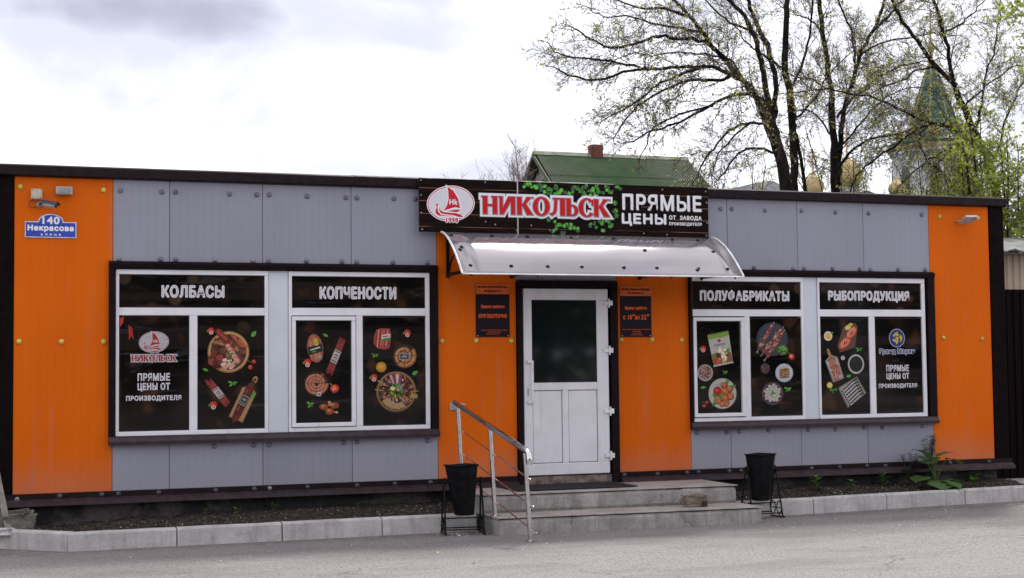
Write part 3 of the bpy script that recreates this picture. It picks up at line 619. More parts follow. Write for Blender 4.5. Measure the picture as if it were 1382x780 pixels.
# ---- brown casings around the window pairs (sections butt end to end)
def casing(x0, x1, ix0, ix1):
    yb, yf = .0, -.055
    b = MB(); b.prism([(yf, 2.695), (yf-.012, 2.745), (yf+.02, 2.772), (.001, 2.775), (.001, 2.695)], 'x', x0, x1); b.build('casing_top', 'casing', shop)
    b = MB(); b.prism([(yf, 1.010), (yf-.002, .995), (yf-.03, .960), (yf-.028, .925), (.001, .925), (.001, 1.010)], 'x', x0, x1); b.build('casing_sill', 'brown_lip', shop)
    b = MB(); b.box(x0, ix0, yf+.002, .001, 1.0105, 2.6945, .003); b.build('casing_jamb', 'casing', shop)
    b = MB(); b.box(ix1, x1, yf+.002, .001, 1.0105, 2.6945, .003); b.build('casing_jamb', 'casing', shop)
casing(.905, 4.345, .968, 4.262)
casing(7.360, 10.69, 7.392, 10.585)
for x0, x1 in ((2.512, 2.718), (8.868, 9.052)):
    b = MB(); b.box(x0, x1, -.012, .10, 1.012, 2.692, .002)
    for k in range(9): b.box(x0+.008, x0+.013, -.014, -.0121, 1.10+k*.185, 1.105+k*.185)
    b.build('infill_panel', 'infill', shop)

# ---- windows
def frame_rect(b, x0, x1, z0, z1, w, y0, y1, bev=.004):
    b.box(x0, x1, y0, y1, z1-w, z1, bev); b.box(x0, x1, y0, y1, z0, z0+w, bev)
    b.box(x0, x0+w, y0+.0012, y1, z0+w, z1-w, bev); b.box(x1-w, x1, y0+.0012, y1, z0+w, z1-w, bev)
GLY = -.004
def window(x0, x1, z0, z1, splitx, lw, top_pane, panes, sashes, label):
    """fixed frame with a transom bar; panes are (x0,x1,z0,z1); sashes the opening frames"""
    b = MB(); y0, y1 = -.030, .06
    tz0, tz1 = top_pane[2], top_pane[3]
    bx = top_pane
    b.box(x0, x1, y0, y1, tz1, z1, .004)                       # head
    b.box(x0, bx[0], y0+.001, y1, z0+.045, tz1, .004); b.box(bx[1], x1, y0+.001, y1, z0+.045, tz1, .004)
    b.box(bx[0], bx[1], y0+.0015, y1, 2.225, tz0, .004)       # transom
    b.box(x0, x1, y0, y1, z0, z0+.045, .004)                   # bottom
    b.box(splitx-lw/2, splitx+lw/2, y0+.002, y1, z0+.045, 2.225, .004)
    w = b.build('window', 'pvc', shop)
    w['label'] = label
    for (a, c, d, e) in [top_pane]+panes:
        p = MB(); p.box(a-.004, c+.004, GLY, .03, d-.004, e+.004); p.build('pane', 'film', w)
        g = MB(); frame_rect(g, a, c, d, e, .007, GLY-.004, GLY+.01, 0); g.build('gasket', 'gasket', w)
    for (a, c, d, e) in sashes:
        g = MB(); frame_rect(g, a, c, d, e, .042, -.046, -.006, .004); g.build('sash', 'pvc', w)
        g = MB(); frame_rect(g, a-.004, c+.004, d-.004, e+.004, .005, -.034, -.02, 0); g.build('sash_gap', 'gasket', w)
    return w
w1 = window(.972, 2.508, 1.012, 2.690, 1.742, .080, (1.005, 2.472, 2.303, 2.640), [(1.010, 1.702, 1.058, 2.222), (1.782, 2.472, 1.060, 2.222)], [], 'white window with the sausages header')
w2 = window(2.722, 4.255, 1.012, 2.690, 3.475, .075, (2.757, 4.208, 2.305, 2.640), [(2.795, 3.388, 1.100, 2.172), (3.518, 4.208, 1.060, 2.215)], [(2.752, 3.432, 1.062, 2.216)], 'white window with the smoked meats header')
w3 = window(7.395, 8.864, 1.012, 2.690, 8.105, .075, (7.405, 8.832, 2.305, 2.632), [(7.442, 8.022, 1.108, 2.165), (8.155, 8.835, 1.066, 2.205)], [(7.402, 8.062, 1.066, 2.212)], 'white window with the ready-to-cook header')
w4 = window(9.056, 10.562, 1.012, 2.690, 9.800, .080, (9.085, 10.512, 2.308, 2.632), [(9.090, 9.760, 1.066, 2.210), (9.842, 10.522, 1.070, 2.208)], [], 'white window with the fish header')

# ---- door
door_frame = MB()
door_frame.box(5.258, 5.318, -.045, .10, .372, 2.545, .004); door_frame.box(6.372, 6.462, -.045, .10, .372, 2.545, .004); door_frame.box(5.258, 6.462, -.048, .10, 2.546, 2.618, .004)
door_frame.build('door_surround', 'casing', shop)
b = MB(); b.box(5.318, 6.372, -.02, .09, .365, .455, .004); b.build('threshold', 'rust', shop)
b = MB(); b.box(5.3185, 6.3715, .03, .06, .45, 2.545); b.build('door_rebate', 'gasket', shop)
d = MB(); dx0, dx1, dz0, dz1 = 5.328, 6.345, .470, 2.530
y0, y1 = -.030, .02
d.box(dx0, dx1, y0, y1, 2.405, dz1, .005); d.box(dx0, dx1, y0, y1, dz0, .598, .005)
d.box(dx0, 5.428, y0+.001, y1, .598, 2.405, .005); d.box(6.205, dx1, y0+.001, y1, .598, 2.405, .005)
d.box(5.428, 6.205, y0+.0015, y1, 1.402, 1.487, .005); d.box(5.782, 5.852, y0+.0018, y1, .598, 1.402, .005)
door = d.build('door', 'pvc', shop)
b = MB(); b.box(5.426, 6.207, -.012, .01, 1.485, 2.407); b.build('pane', 'door_glass', door)
b = MB(); frame_rect(b, 5.428, 6.205, 1.487, 2.405, .006, -.018, -.005, 0); b.build('gasket', 'gasket', door)
for a, c in ((5.430, 5.780), (5.854, 6.203)):
    b = MB(); b.box(a+.004, c-.004, -.018, .01, .604, 1.396, .006); b.build('lower_panel', 'infill' if False else 'pvc', door)
b = MB()
b.box(5.400, 5.424, -.085, -.070, 1.27, 1.735, .004); b.box(5.362, 5.424, -.0705, -.0301, 1.705, 1.735, .003); b.box(5.362, 5.424, -.0705, -.0301, 1.262, 1.292, .003)
b.build('handle', 'white_cap', door)
b = MB(); b.box(5.366, 5.384, -.036, -.0302, 1.345, 1.425, .002); b.lathe([(.006, 0), (.006, .005)], (5.375, -.0362, 1.385), 8, 'y'); b.build('lock_plate', 'alu', door)
for z in (2.37, 1.84, 1.16, .665):
    b = MB(); b.box(6.285, 6.348, -.048, -.0305, z-.022, z+.022, .003); b.box(6.349, 6.392, -.060, -.0455, z-.028, z+.028, .003)
    b.tube([(6.3485, -.052, z-.05), (6.3485, -.052, z+.05)], .011, 8); b.build('hinge', 'white_cap', door)

# ---- prints on the windows
def c_(*a): return a
def leafp(I, u, v, s, ang, col='3f8a2c'):
    ca, sa = math.cos(ang), math.sin(ang)
    P = [(-1, 0), (-.6, .45), (0, .6), (.6, .35), (1, 0), (.6, -.35), (0, -.55), (-.6, -.42)]
    I.poly([(u+s*(x*ca-y*sa), v+s*(x*sa+y*ca)) for x, y in P], col)
    P = [(-1, .02), (1, .05), (1, -.05), (-1, -.02)]
    I.poly([(u+s*.9*(x*ca-y*sa), v+s*.9*(x*sa+y*ca)) for x, y in P], '8fc45a')
def blobs(I, rnd, n, R, r0, r1, cols, u0=0, v0=0, jit=.18):
    for _ in range(n):
        a = rnd.uniform(0, 2*PI); q = math.sqrt(rnd.random())*R
        I.ell(u0+q*math.cos(a), v0+q*math.sin(a), rnd.uniform(r0, r1), rnd.uniform(r0, r1), rnd.choice(cols), 8, rnd.uniform(0, 3), jit, rnd)
def food(kind, I, rnd):
    E, P, K = I.ell, I.poly, I.cap
    if kind == 'leaf':
        leafp(I, 0, 0, .95, .2, '4c9a35')
    elif kind == 'basil':
        for a, q in ((.3, 1), (2.5, .9), (4.2, .8), (5.6, .6)): leafp(I, .45*math.cos(a), .5*math.sin(a), .5*q, a, rnd.choice(['3f8f2b', '57a83c', '2f7422']))
    elif kind == 'dill':
        for k in range(16): a = rnd.uniform(0, 6.3); K(.2*math.cos(a), .2*math.sin(a), .9*math.cos(a), .8*math.sin(a), .07, rnd.choice(['2f8a35', '3fa548', '1f6a2a']))
    elif kind == 'tomato':
        E(.1, .2, .78, .72, 'b5231b', 14); E(-.1, .35, .3, .2, 'd9604a', 8)
        E(.1, -.35, .5, .45, 'e8e0d0', 12); E(.1, -.35, .38, .33, 'c23a2a', 12); E(.1, -.35, .16, .14, 'e8c8a8', 8); leafp(I, -.75, .1, .35, 1.2)
    elif kind == 'cherry':
        E(.35, .5, .4, .4, 'b5281c', 12); E(-.3, -.5, .42, .42, 'c23424', 12); E(.25, .6, .13, .1, 'e88870', 6); E(-.4, -.4, .12, .1, 'e88870', 6); K(-.1, .3, -.8, .7, .05, '4a8a30')
    elif kind == 'garlic':
        E(0, 0, .9, .8, 'b8a8a0', 12); E(0, -.1, .5, .5, 'd8ccc4', 10); E(0, 0, .15, .5, '7a5560', 8)
    elif kind == 'lemon':
        E(0, 0, .95, .95, 'c8b038', 16); E(0, 0, .75, .75, 'e0d070', 14)
        for k in range(6): a = k*PI/3; K(0, 0, .7*math.cos(a), .7*math.sin(a), .03, 'f0ecc0', 3)
    elif kind == 'lemon_egg':
        E(0, 0, .95, .95, 'd8d6d0', 20); E(0, 0, .62, .62, 'd8a820', 16); E(.1, .1, .3, .3, 'ecc850', 10); leafp(I, .9, .6, .35, .6)
    elif kind == 'pepper':
        E(.1, 0, .9, .85, 'b52a1e', 14, jit=.1, rnd=rnd); E(0, .1, .6, .55, 'd8553c', 12, jit=.15, rnd=rnd); blobs(I, rnd, 8, .4, .06, .13, ['ecc9a0', 'e0a080', 'f0e0c0']); K(-.5, .7, -.85, 1.0, .1, '5a8a35')
    elif kind == 'sauce':
        E(0, 0, 1, 1, '8a6a30', 20); E(0, .03, .86, .86, 'c28a1e', 18); E(-.1, .1, .5, .45, 'd8a235', 12)
    elif kind == 'platter_ham':
        E(0, 0, 1, 1, '8a6238', 36); E(0, .01, .95, .95, 'c39a62', 36); E(0, 0, .86, .86, '5a3a24', 32); blobs(I, rnd, 60, .78, .05, .13, ['6a2a1c', '8a4230', '3f1a10', 'b07850', '7a3a24', '2c140c'])
        blobs(I, rnd, 26, .42, .10, .2, ['5a1a14', '7a2a1c', '3f120e', '934032', '2f0f0c'], -.5, -.30)
        blobs(I, rnd, 20, .30, .08, .16, ['4a2214', '6e3a20', '2c140c'], -.45, .30)
        for k in range(7): K(-.8+k*.13, .45-k*.03, -.2+k*.07, .6-k*.09, .015, 'b8905a', 3)
        for k in range(9):
            t = k/8; E(-.45+.25*t*3.2+.05, .92-1.05*t*1.25, .2, .15, '7d2620' if k < 5 else 'b05c4e', 12, -.9)
            if k >= 4: E(-.45+.25*t*3.2+.03, .92-1.05*t*1.25, .15, .11, 'd59a8c', 10, -.9)
        K(-.5, .98, -.05, .55, .14, '6e211c'); K(-.5, .98, -.1, .6, .06, '9c4438')
        for k in range(4): K(.15+k*.13, .80-k*.08, .6+k*.08, .30-k*.02, .06, rnd.choice(['a84a30', 'bd6244', '8e3a24']))
        for k in range(7): E(-.28+rnd.uniform(0, .5), -.35-rnd.uniform(0, .45), .18, .11, 'cf9a86', 12, rnd.uniform(0, 1)); E(-.28+rnd.uniform(0, .5), -.35-rnd.uniform(0, .45), .12, .07, 'e6c6b4', 10, .4)
        for k in range(7): leafp(I, .02+rnd.uniform(-.1, .35), -.2+rnd.uniform(-.4, .3), .09, rnd.uniform(0, 6), '3a7a2c')
    elif kind == 'smoked_bundle':
        for k in range(5):
            x = -.48+k*.24; lo = -.93+rnd.uniform(-.05, .12); hi = .9+rnd.uniform(-.14, .06)
            K(x*1.1, lo, x, hi, .15, '3f0e0c'); K(x*1.1, lo, x, hi, .12, rnd.choice(['7c1f1a', '8a2620', '6a1815', '74301f'])); K(x-.04, lo+.1, x-.03, hi-.1, .03, 'b05a48')
            for q in range(5): K(x-.1, lo+q*.38+rnd.uniform(0, .1), x+.1, lo+q*.38+.05, .015, '4a120e', 3)
        P([(-.62, -.38), (.60, -.40), (.64, .27), (-.58, .31)], 'b8bcb8'); P([(-.52, -.33), (.52, -.35), (.53, -.28), (-.52, -.26)], '3a4a58'); P([(-.5, .20), (.5, .17), (.5, .23), (-.5, .26)], '3a4a58')
        P([(-.3, -.14), (.34, -.14), (.34, .07), (-.3, .07)], '8f3434'); P([(-.22, -.06), (.26, -.06), (.26, -.01), (-.22, -.01)], 'd8d8d8'); P([(-.4, -.22), (.42, -.22), (.42, -.19), (-.4, -.19)], '6a7078')
    elif kind == 'board_sausage':
        P([(-.85, -1), (.9, -1), (.9, .35), (.25, .48), (-.25, .48), (-.85, .35)], '8a6440'); P([(-.78, -.94), (.83, -.94), (.83, .30), (-.78, .34)], 'b0845c')
        for q in range(6): K(-.7+q*.28, -.9, -.66+q*.28, .28, .012, '94683f', 3)
        K(0, .42, .05, .66, .14, '9a7048'); I.ring(.12, .84, .30, .16, .12, 'a87b52')
        K(-.08, -.72, .0, .34, .46, '2f100b'); K(-.08, -.70, .0, .32, .40, '5e1d14'); K(-.25, -.6, -.15, .3, .07, '93452e'); blobs(I, rnd, 8, .3, .05, .1, ['7a3020', '45140e'], -.05, -.72)
        P([(-.52, -.40), (.40, -.43), (.46, .13), (-.46, .15)], '141414'); P([(-.42, -.34), (.31, -.36), (.36, .07), (-.37, .09)], '9a9a8e'); P([(-.36, -.30), (.26, -.32), (.30, .03), (-.31, .05)], '222222'); E(-.04, -.1, .18, .06, '9a9a8e', 10); K(-.25, -.24, .18, -.25, .012, 'a8a89a', 3)
    elif kind == 'oval_pack':
        E(0, 0, 1, 1, '2e1f18', 28); E(0, 0, .93, .95, '9a6a50', 28)
        for x, c in ((-.5, 'a85a3c'), (0, 'ba6c48'), (.5, 'a05234')): K(x, -.6, x*.8, .6, .24, c); K(x-.06, -.5, x*.8-.06, .5, .06, 'd59272')
        P([(-.85, -.42), (.88, -.28), (.85, .28), (-.88, .12)], '1d221c'); P([(-.6, -.12), (.6, -.02), (.6, .07), (-.6, -.03)], 'c8c8b8'); E(.25, .25, .22, .1, 'c8b52c', 10); E(-.2, -.22, .3, .05, '5a9a30', 8); E(.2, .52, .28, .15, 'a8b828', 10); E(.4, -.6, .2, .14, '8f9fae', 10)
    elif kind in ('coil', 'coil_label'):
        turns = 3.0 if kind == 'coil' else 2.1; wd = .150 if kind == 'coil' else .20; N = 96
        base_c, mid_c, hi_c = ('5e2a1a', 'a55c40', 'c98a6a') if kind == 'coil' else ('5a3216', '9a6430', 'c49458')
        E(0, 0, 1, 1, '24100a', 34)
        for w_, off_, cc in ((wd, 0, base_c), (wd*.82, 0, mid_c), (wd*.30, .03, hi_c)):
            A, B = [], []
            for q in range(N+1):
                t = q/N; a = t*turns*2*PI; ra = .12+.74*t; wq = w_*(1+.10*math.sin(a*4.3)); A.append(((ra+wq)*math.cos(a)-off_, (ra+wq)*math.sin(a)+off_)); B.append((max(0, ra-wq)*math.cos(a)-off_, max(0, ra-wq)*math.sin(a)+off_))
            I.strip(A, B, cc)
        for q in range(14): a = rnd.uniform(0, 6.3); ra = rnd.uniform(.3, .9); E(ra*math.cos(a), ra*math.sin(a), .07, .05, rnd.choice(['7c3c26', 'b87a5a', '4a2014']), 7, a, .2, rnd)
        K(-.9, .05, .9, .02, .022, '3a140c', 3); K(.02, -.9, -.03, .9, .022, '3a140c', 3)
        if kind == 'coil': P([(.0, -1.0), (.36, -1.02), (.40, -.72), (.04, -.68)], 'bdbdb4'); P([(.08, -.92), (.3, -.93), (.32, -.82), (.1, -.80)], '6a5a50')
        else:
            K(.7, .7, -.7, -.7, .022, '3a140c', 3)
            P([(-.46, -.28), (.44, -.32), (.48, .20), (-.44, .27)], '85898c'); P([(-.36, -.19), (.33, -.22), (.36, .11), (-.34, .17)], '2a2b2e'); P([(-.24, -.07), (.22, -.1), (.22, -.02), (-.24, .01)], 'b8b8b0'); P([(-.15, .06), (.15, .04), (.15, .08), (-.15, .1)], '9a9a92')
    elif kind == 'chicken':
        for u, v, a in ((-.45, .15, .5), (.35, .3, 2.4), (.05, -.4, -.2)):
            K(u, v, u+.55*math.cos(a), v+.55*math.sin(a)*1.1, .10, 'a8622c'); E(u-.08*math.cos(a), v, .38, .40, '8a401c', 14, a, .08, rnd); E(u-.12, v+.08, .22, .2, 'b8662f', 10); E(u-.16, v+.14, .09, .08, 'dda064', 8)
            E(u+.55*math.cos(a), v+.6*math.sin(a), .13, .15, 'd0a070', 8)
    elif kind == 'slab_pack':
        P([(-.7, .85), (-.1, 1.0), (.85, .95), (1.0, .3), (.8, -.85), (.3, -1), (-.5, -.9), (-1, -.45), (-.95, .2)], 'a0423a')
        for k in range(8): K(-.8+k*.2, -.7+rnd.uniform(-.1, .1), -.6+k*.2, .75+rnd.uniform(-.1, .1), .05, rnd.choice(['c4705e', '7a251f', 'd49a88', '8c322a']))
        P([(-.1, .35), (.85, .5), (.9, -.1), (-.05, -.28)], 'd5d8d0'); P([(-.1, .0), (.9, .15), (.9, -.1), (-.06, -.28)], '3a8a3a'); P([(.0, .25), (.7, .35), (.72, .22), (.02, .12)], 'a82828')
    elif kind == 'platter_mix':
        E(0, 0, 1, 1, '5a3c20', 40); E(0, .01, .95, .95, '9a7848', 40); E(0, 0, .89, .89, '382418', 36)
        pal = {'mid': ['3a8a30', '4c9838', '24641c', 'b8b03c', 'a03020', '78a848', '1a1a12', '2c5c22'], 'red': ['7a2030', '8e3440', 'a85a64', 'c08a88', '5a1420'], 'pink': ['b87880', 'a86068', 'cfa8a4', '8a4450'], 'brown': ['a0602c', 'b87838', '7c4420', 'c89858', '54300f']}
        for q in range(150):
            a = rnd.uniform(0, 6.3); ra = math.sqrt(rnd.uniform(.10, .72)); u, v = ra*math.cos(a), ra*math.sin(a); dg = math.degrees(a) % 360
            key = 'pink' if 60 < dg < 130 else ('red' if dg < 60 else ('brown' if (130 <= dg < 200 or dg > 315) else 'pink'))
            E(u, v, rnd.uniform(.05, .10), rnd.uniform(.025, .05), rnd.choice(pal[key]), 8, a+rnd.uniform(-.4, .4), .2, rnd); E(u-.01, v+.015, .04, .012, rnd.choice(['d8b8b0', 'e0c8a8', '9a5048']), 6, a)
        for q in range(11): a = 1.25+q*.07; K(.42*math.cos(a), .42*math.sin(a), .84*math.cos(a), .84*math.sin(a), .03, rnd.choice(['c89898', '8a4a58', 'd8bcb4', '74303f']), 4)
        for q in range(12): a = 3.75+q*.13; E(.70*math.cos(a), .70*math.sin(a), .17, .05, 'c8ac7c', 10, a); E(.70*math.cos(a), .70*math.sin(a), .14, .022, '8a6034', 8, a)
        blobs(I, rnd, 60, .36, .03, .075, pal['mid'])
        for q in range(9): a = rnd.uniform(0, 6.3); leafp(I, -.1+.32*math.cos(a), .05+.28*math.sin(a), .11, a, '2f7a28')
        for q in range(9): a = rnd.choice((.1, 3.05))+rnd.uniform(-.5, .5); K(.72*math.cos(a), .72*math.sin(a), 1.06*math.cos(a), 1.06*math.sin(a), .014, 'c8a868', 3)
        E(-.20, .16, .13, .11, 'c8c078', 10); E(-.2, .17, .09, .07, 'dcd8a8', 8); E(.14, .2, .12, .11, '9aa4a8', 10); E(.14, .2, .07, .06, '54605a', 8)
    elif kind == 'bag':
        P([(-.95, 1), (.95, 1), (.88, -.9), (.95, -1), (-.9, -1), (-.85, -.9)], 'b9b7ae'); P([(-.95, 1), (.95, 1), (.93, .72), (.3, .64), (-.3, .70), (-.93, .66)], '7fa03a'); P([(-.95, 1), (.95, 1), (.95, .92), (-.95, .92)], '5a7a28')
        E(0, .5, .16, .1, 'a82a2a', 10); P([(-.5, .32), (.5, .32), (.5, .2), (-.5, .2)], '7c8688'); P([(-.35, .14), (.35, .14), (.35, .08), (-.35, .08)], '9aa0a0')
        P([(-.85, -.25), (0, -.12), (.85, -.3), (.88, -.9), (-.85, -.9)], '8a5a34'); E(.05, -.4, .58, .26, '4a2c1a', 18); blobs(I, rnd, 26, .44, .08, .13, ['e0d0a8', 'cdb888', 'f0e4c4'], .05, -.38)
        E(-.6, -.6, .24, .16, 'b03a22', 10); E(-.35, -.72, .2, .13, 'cf5a30', 10); leafp(I, .62, -.2, .22, .8); leafp(I, -.62, -.35, .2, 2)
    elif kind == 'mince_bowl':
        E(0, 0, 1, 1, '8f8c86', 28); E(0, 0, .9, .9, 'b4b0a8', 28); E(0, .02, .8, .8, '5a4038', 24); blobs(I, rnd, 70, .68, .07, .13, ['9a6a62', 'b8877c', '7c4a42', 'c8a096', '6a3a34']); blobs(I, rnd, 5, .5, .05, .08, ['4a8a38'])
    elif kind == 'plate_cutlets':
        E(0, 0, 1, 1, '8c8a84', 36); E(0, .01, .97, .97, 'b8b6ae', 36); E(0, 0, .74, .74, 'a5a39b', 30)
        E(-.36, .16, .38, .38, 'b8b4aa', 20); E(-.36, .16, .31, .31, 'a3211a', 20); E(-.4, .22, .15, .12, 'c8453a', 10)
        for u, v, r in ((.12, .52, .26), (.5, .28, .25), (.2, .1, .27), (.55, -.2, .27), (.1, -.3, .27), (-.35, -.42, .28), (.25, -.62, .24), (-.05, -.68, .2)):
            E(u, v, r, r*.95, '7a3a18', 14, jit=.07, rnd=rnd); E(u-.02, v+.03, r*.8, r*.75, 'bc6a30', 12, jit=.1, rnd=rnd); blobs(I, rnd, 7, r*.6, .03, .06, ['e0a060', '8a4018', 'd88a48'], u, v)
        for u, v, a in ((.75, .45, .3), (-.55, -.1, 2.5), (-.6, -.65, 4), (.35, .75, 1), (-.15, -.15, .5)): leafp(I, u, v, .2, a, '3a7f2c')
    elif kind == 'skewers':
        E(-.02, .02, 1, 1, '1f2a38', 36); E(-.02, .03, .93, .93, '2b3848', 36); blobs(I, rnd, 20, .85, .02, .06, ['4a8a38', '35702a', '55606a'])
        for (x0, z0, x1, z1) in ((-.98, -.72, .12, 1.05), (-.78, -.98, .72, .78), (-.5, -1.2, .78, .60)):
            K(x0, z0, x1, z1, .018, '9aa0a4', 3)
            for k in range(8):
                t = .16+k*.098; u, v = x0+(x1-x0)*t, z0+(z1-z0)*t; c = rnd.choice(['7a4030', '96604a', '6a3226', 'b08068', '8a3a3e']); E(u, v, .19, .14, c, 9, .7, .15, rnd); E(u-.02, v+.03, .08, .05, 'd0a890' if k % 2 else '7a5068', 7, .7)
        I.ring(-.98, -.75, .07, .07, .02, 'b0b4b8', n=10); I.ring(-.55, -1.22, .07, .07, .02, 'b0b4b8', n=10)
    elif kind == 'peas':
        E(0, 0, 1, 1, '5c4630', 22); E(0, 0, .84, .84, '1f3a18', 20)
        for k in range(38): a = rnd.uniform(0, 6.3); q = math.sqrt(rnd.random())*.72; E(q*math.cos(a), q*math.sin(a), .13, .13, rnd.choice(['5aa03a', '79bc52', '458a2c']), 8)
    elif kind == 'spice_bowl':
        E(0, 0, 1, 1, '322c2c', 22); blobs(I, rnd, 46, .8, .06, .11, ['5a3a34', '86605a', 'a88878', '3a2422', '6e2a28'])
    elif kind == 'pie_plate':
        E(0, 0, 1, 1, '8fa0a8', 28); E(0, .01, .92, .92, 'bcc6c8', 28); E(0, 0, .7, .7, 'a8b4b8', 24)
        for k in range(4): z = .42-k*.26; P([(-.52, z), (.5, z+.1), (.62, z-.12), (-.48, z-.24)], '7a4a22'); P([(-.50, z-.02), (.5, z+.08), (.52, z+.0), (-.48, z-.10)], 'b98748'); blobs(I, rnd, 5, .2, .04, .08, ['5a2c14', 'd4a868'], 0, z-.08)
        leafp(I, .05, .1, .2, .6); leafp(I, -.1, .15, .14, 2.2)
    elif kind == 'dumplings':
        E(0, 0, 1, 1, '44303c', 30); E(0, .02, .93, .93, '5a4250', 30); E(0, 0, .84, .84, '2e2024', 26)
        for k in range(34):
            a = k*2.4; q = math.sqrt((k+.5)/34)*.74; E(q*math.cos(a), q*math.sin(a)+.03, .155, .135, '9d978a', 10); E(q*math.cos(a)-.02, q*math.sin(a)+.05, .12, .095, 'cdc8ba', 9); E(q*math.cos(a), q*math.sin(a)+.05, .045, .035, '8a8478', 6)
        for a in (0.2, 1.5, 3.4): leafp(I, .1*math.cos(a), .12*math.sin(a), .16, a)
    elif kind == 'salmon':
        P([(-.95, -.9), (.3, -1.0), (1.0, .55), (.9, .95), (-.1, 1.0), (-1, -.3)], '5a4534')
        for (u, v, q, a) in ((-.35, -.3, 1.0, .5), (.38, .28, .95, .55)):
            E(u, v, .62*q, .40*q, '5a2018', 18, a); E(u, v, .58*q, .36*q, 'c85a38', 18, a); E(u+.02, v+.03, .48*q, .28*q, 'd9785a', 16, a); E(u+.02, v, .2*q, .1*q, '5a2a20', 12, a)
            for k in range(4): K(u-.35+k*.2, v-.22+k*.1, u-.25+k*.2, v+.1+k*.1, .02, 'ecb098', 3)
        E(.25, .82, .26, .22, 'b8a83c', 12); E(.25, .82, .2, .16, 'dcd488', 10); E(.5, .95, .22, .16, 'c4b848', 10); E(-.25, .2, .09, .06, '3a7a28', 7)
    elif kind == 'fish_sticks':
        P([(-.95, -.95), (.75, -1), (.95, .35), (.3, .6), (-.2, .6), (-.95, .45)], '8a8884'); P([(-.7, -.8), (.6, -.9), (.8, .3), (-.8, .35)], 'a9aaa6'); K(0, .5, 0, .88, .2, 'a8805a'); E(0, .88, .07, .035, '2a1a10', 8)
        for k, (u, v, a) in enumerate(((-.4, .15, 1.3), (-.05, .25, 1.45), (.3, .1, 1.5), (-.3, -.35, 1.2), (.1, -.3, 1.5), (.45, -.4, 1.4), (0, -.7, 1.2), (-.5, -.6, 1.6))):
            K(u-.28*math.cos(a), v-.2*math.sin(a), u+.28*math.cos(a), v+.2*math.sin(a), .14, '9a4a28'); K(u-.2*math.cos(a)-.03, v-.14*math.sin(a), u+.2*math.cos(a)-.03, v+.14*math.sin(a), .06, 'c98256')
    elif kind == 'seaweed':
        E(0, 0, 1, 1, 'a8a8a4', 30); E(0, 0, .9, .9, 'c2c2be', 30); E(0, 0, .82, .82, '0c1210', 28)
        for k in range(50): a = rnd.uniform(0, 6.3); q = math.sqrt(rnd.random())*.6; b2 = rnd.uniform(0, 6.3); K(q*math.cos(a), q*math.sin(a), q*math.cos(a)+.2*math.cos(b2), q*math.sin(a)+.2*math.sin(b2), .018, rnd.choice(['26362c', '1a2a22', '34483a']), 3)
    elif kind == 'fish_tray':
        P([(-.95, -.95), (1, -.8), (.95, .9), (-.9, 1)], '77746a'); P([(-.85, -.85), (.9, -.72), (.85, .8), (-.8, .9)], 'a3a096')
        for k in range(14): z = -.75+k*.11; P([(-.8, z), (.8, z+.05), (.8, z+.075), (-.8, z+.025)], '8a877c')
        for k in range(6):
            z = .60-k*.27; K(-.66, z-.08, .55, z+.12, .105, '14161a', 5); K(-.60, z-.12, .5, z+.06, .04, 'd0d2d4', 4); P([(.55, z+.12), (.86, z+.28), (.80, z+.02)], '1a1c20'); E(-.62, z-.04, .04, .03, 'e8e8e8', 6)
def put_foods(win, key, y):
    for i, (kind, x, z, a, b2, rot) in enumerate(FOODS[key]):
        I = Ink(y); I.k = 2+(i % 5)*6; I.at(x, z, a, b2, rot); food(kind, I, rand(hash_(kind)+i))
        I.build(kind+'_print', 'print', win, fix=False)
def hash_(s): return sum(ord(c)*(i+3) for i, c in enumerate(s))
I = Ink(GLY); I.poly([(1.012, 2.19), (1.055, 2.215), (1.045, 2.15), (1.012, 2.10)], 'd03020'); I.build('red_reflection', 'print', w1, fix=False)  # red reflection in the pane, painted as flat ink shapes
I = Ink(GLY); I.poly([(1.10, 2.13), (1.135, 2.10), (1.15, 1.98), (1.125, 2.02), (1.105, 1.97), (1.10, 2.06)], 'a82820'); I.build('red_reflection', 'print', w1, fix=False)
put_foods(w1, 'w1', GLY); put_foods(w2, 'w2a', GLY); put_foods(w2, 'w2b', GLY); put_foods(w3, 'w3a', GLY); put_foods(w3, 'w3b', GLY); put_foods(w4, 'w4a', GLY)

def headline(win, body, x, z, w, h, y=GLY):
    I = Ink(y)
    put_text(I, body, x, z, w, h, 'e6e6ea', .07); put_text(I, body, x, z, w, h, '7c7c84', .0, 1, -.030)
    I.build('lettering', 'print', win, fix=False)
headline(w1, 'КОЛБАСЫ', 1.742, 2.471, .62, .115); headline(w2, 'КОПЧЕНОСТИ', 3.472, 2.468, .82, .120)
headline(w3, 'ПОЛУФАБРИКАТЫ', 8.100, 2.466, 1.16, .118); headline(w4, 'РЫБОПРОДУКЦИЯ', 9.784, 2.466, 1.12, .125)
def plain(win, body, x, z, w, h, off=.07, col='dcdce0', y=GLY):
    I = Ink(y); put_text(I, body, x, z, w, h, col, off); I.build('lettering', 'print', win, fix=False)
for win, x in ((w1, 1.350), (w4, 10.162)):
    plain(win, 'ПРЯМЫЕ', x, 1.602, .315, .072, .045); plain(win, 'ЦЕНЫ ОТ', x, 1.500, .315, .080, .045); plain(win, 'ПРОИЗВОДИТЕЛЯ', x, 1.386, .54, .056, .05)

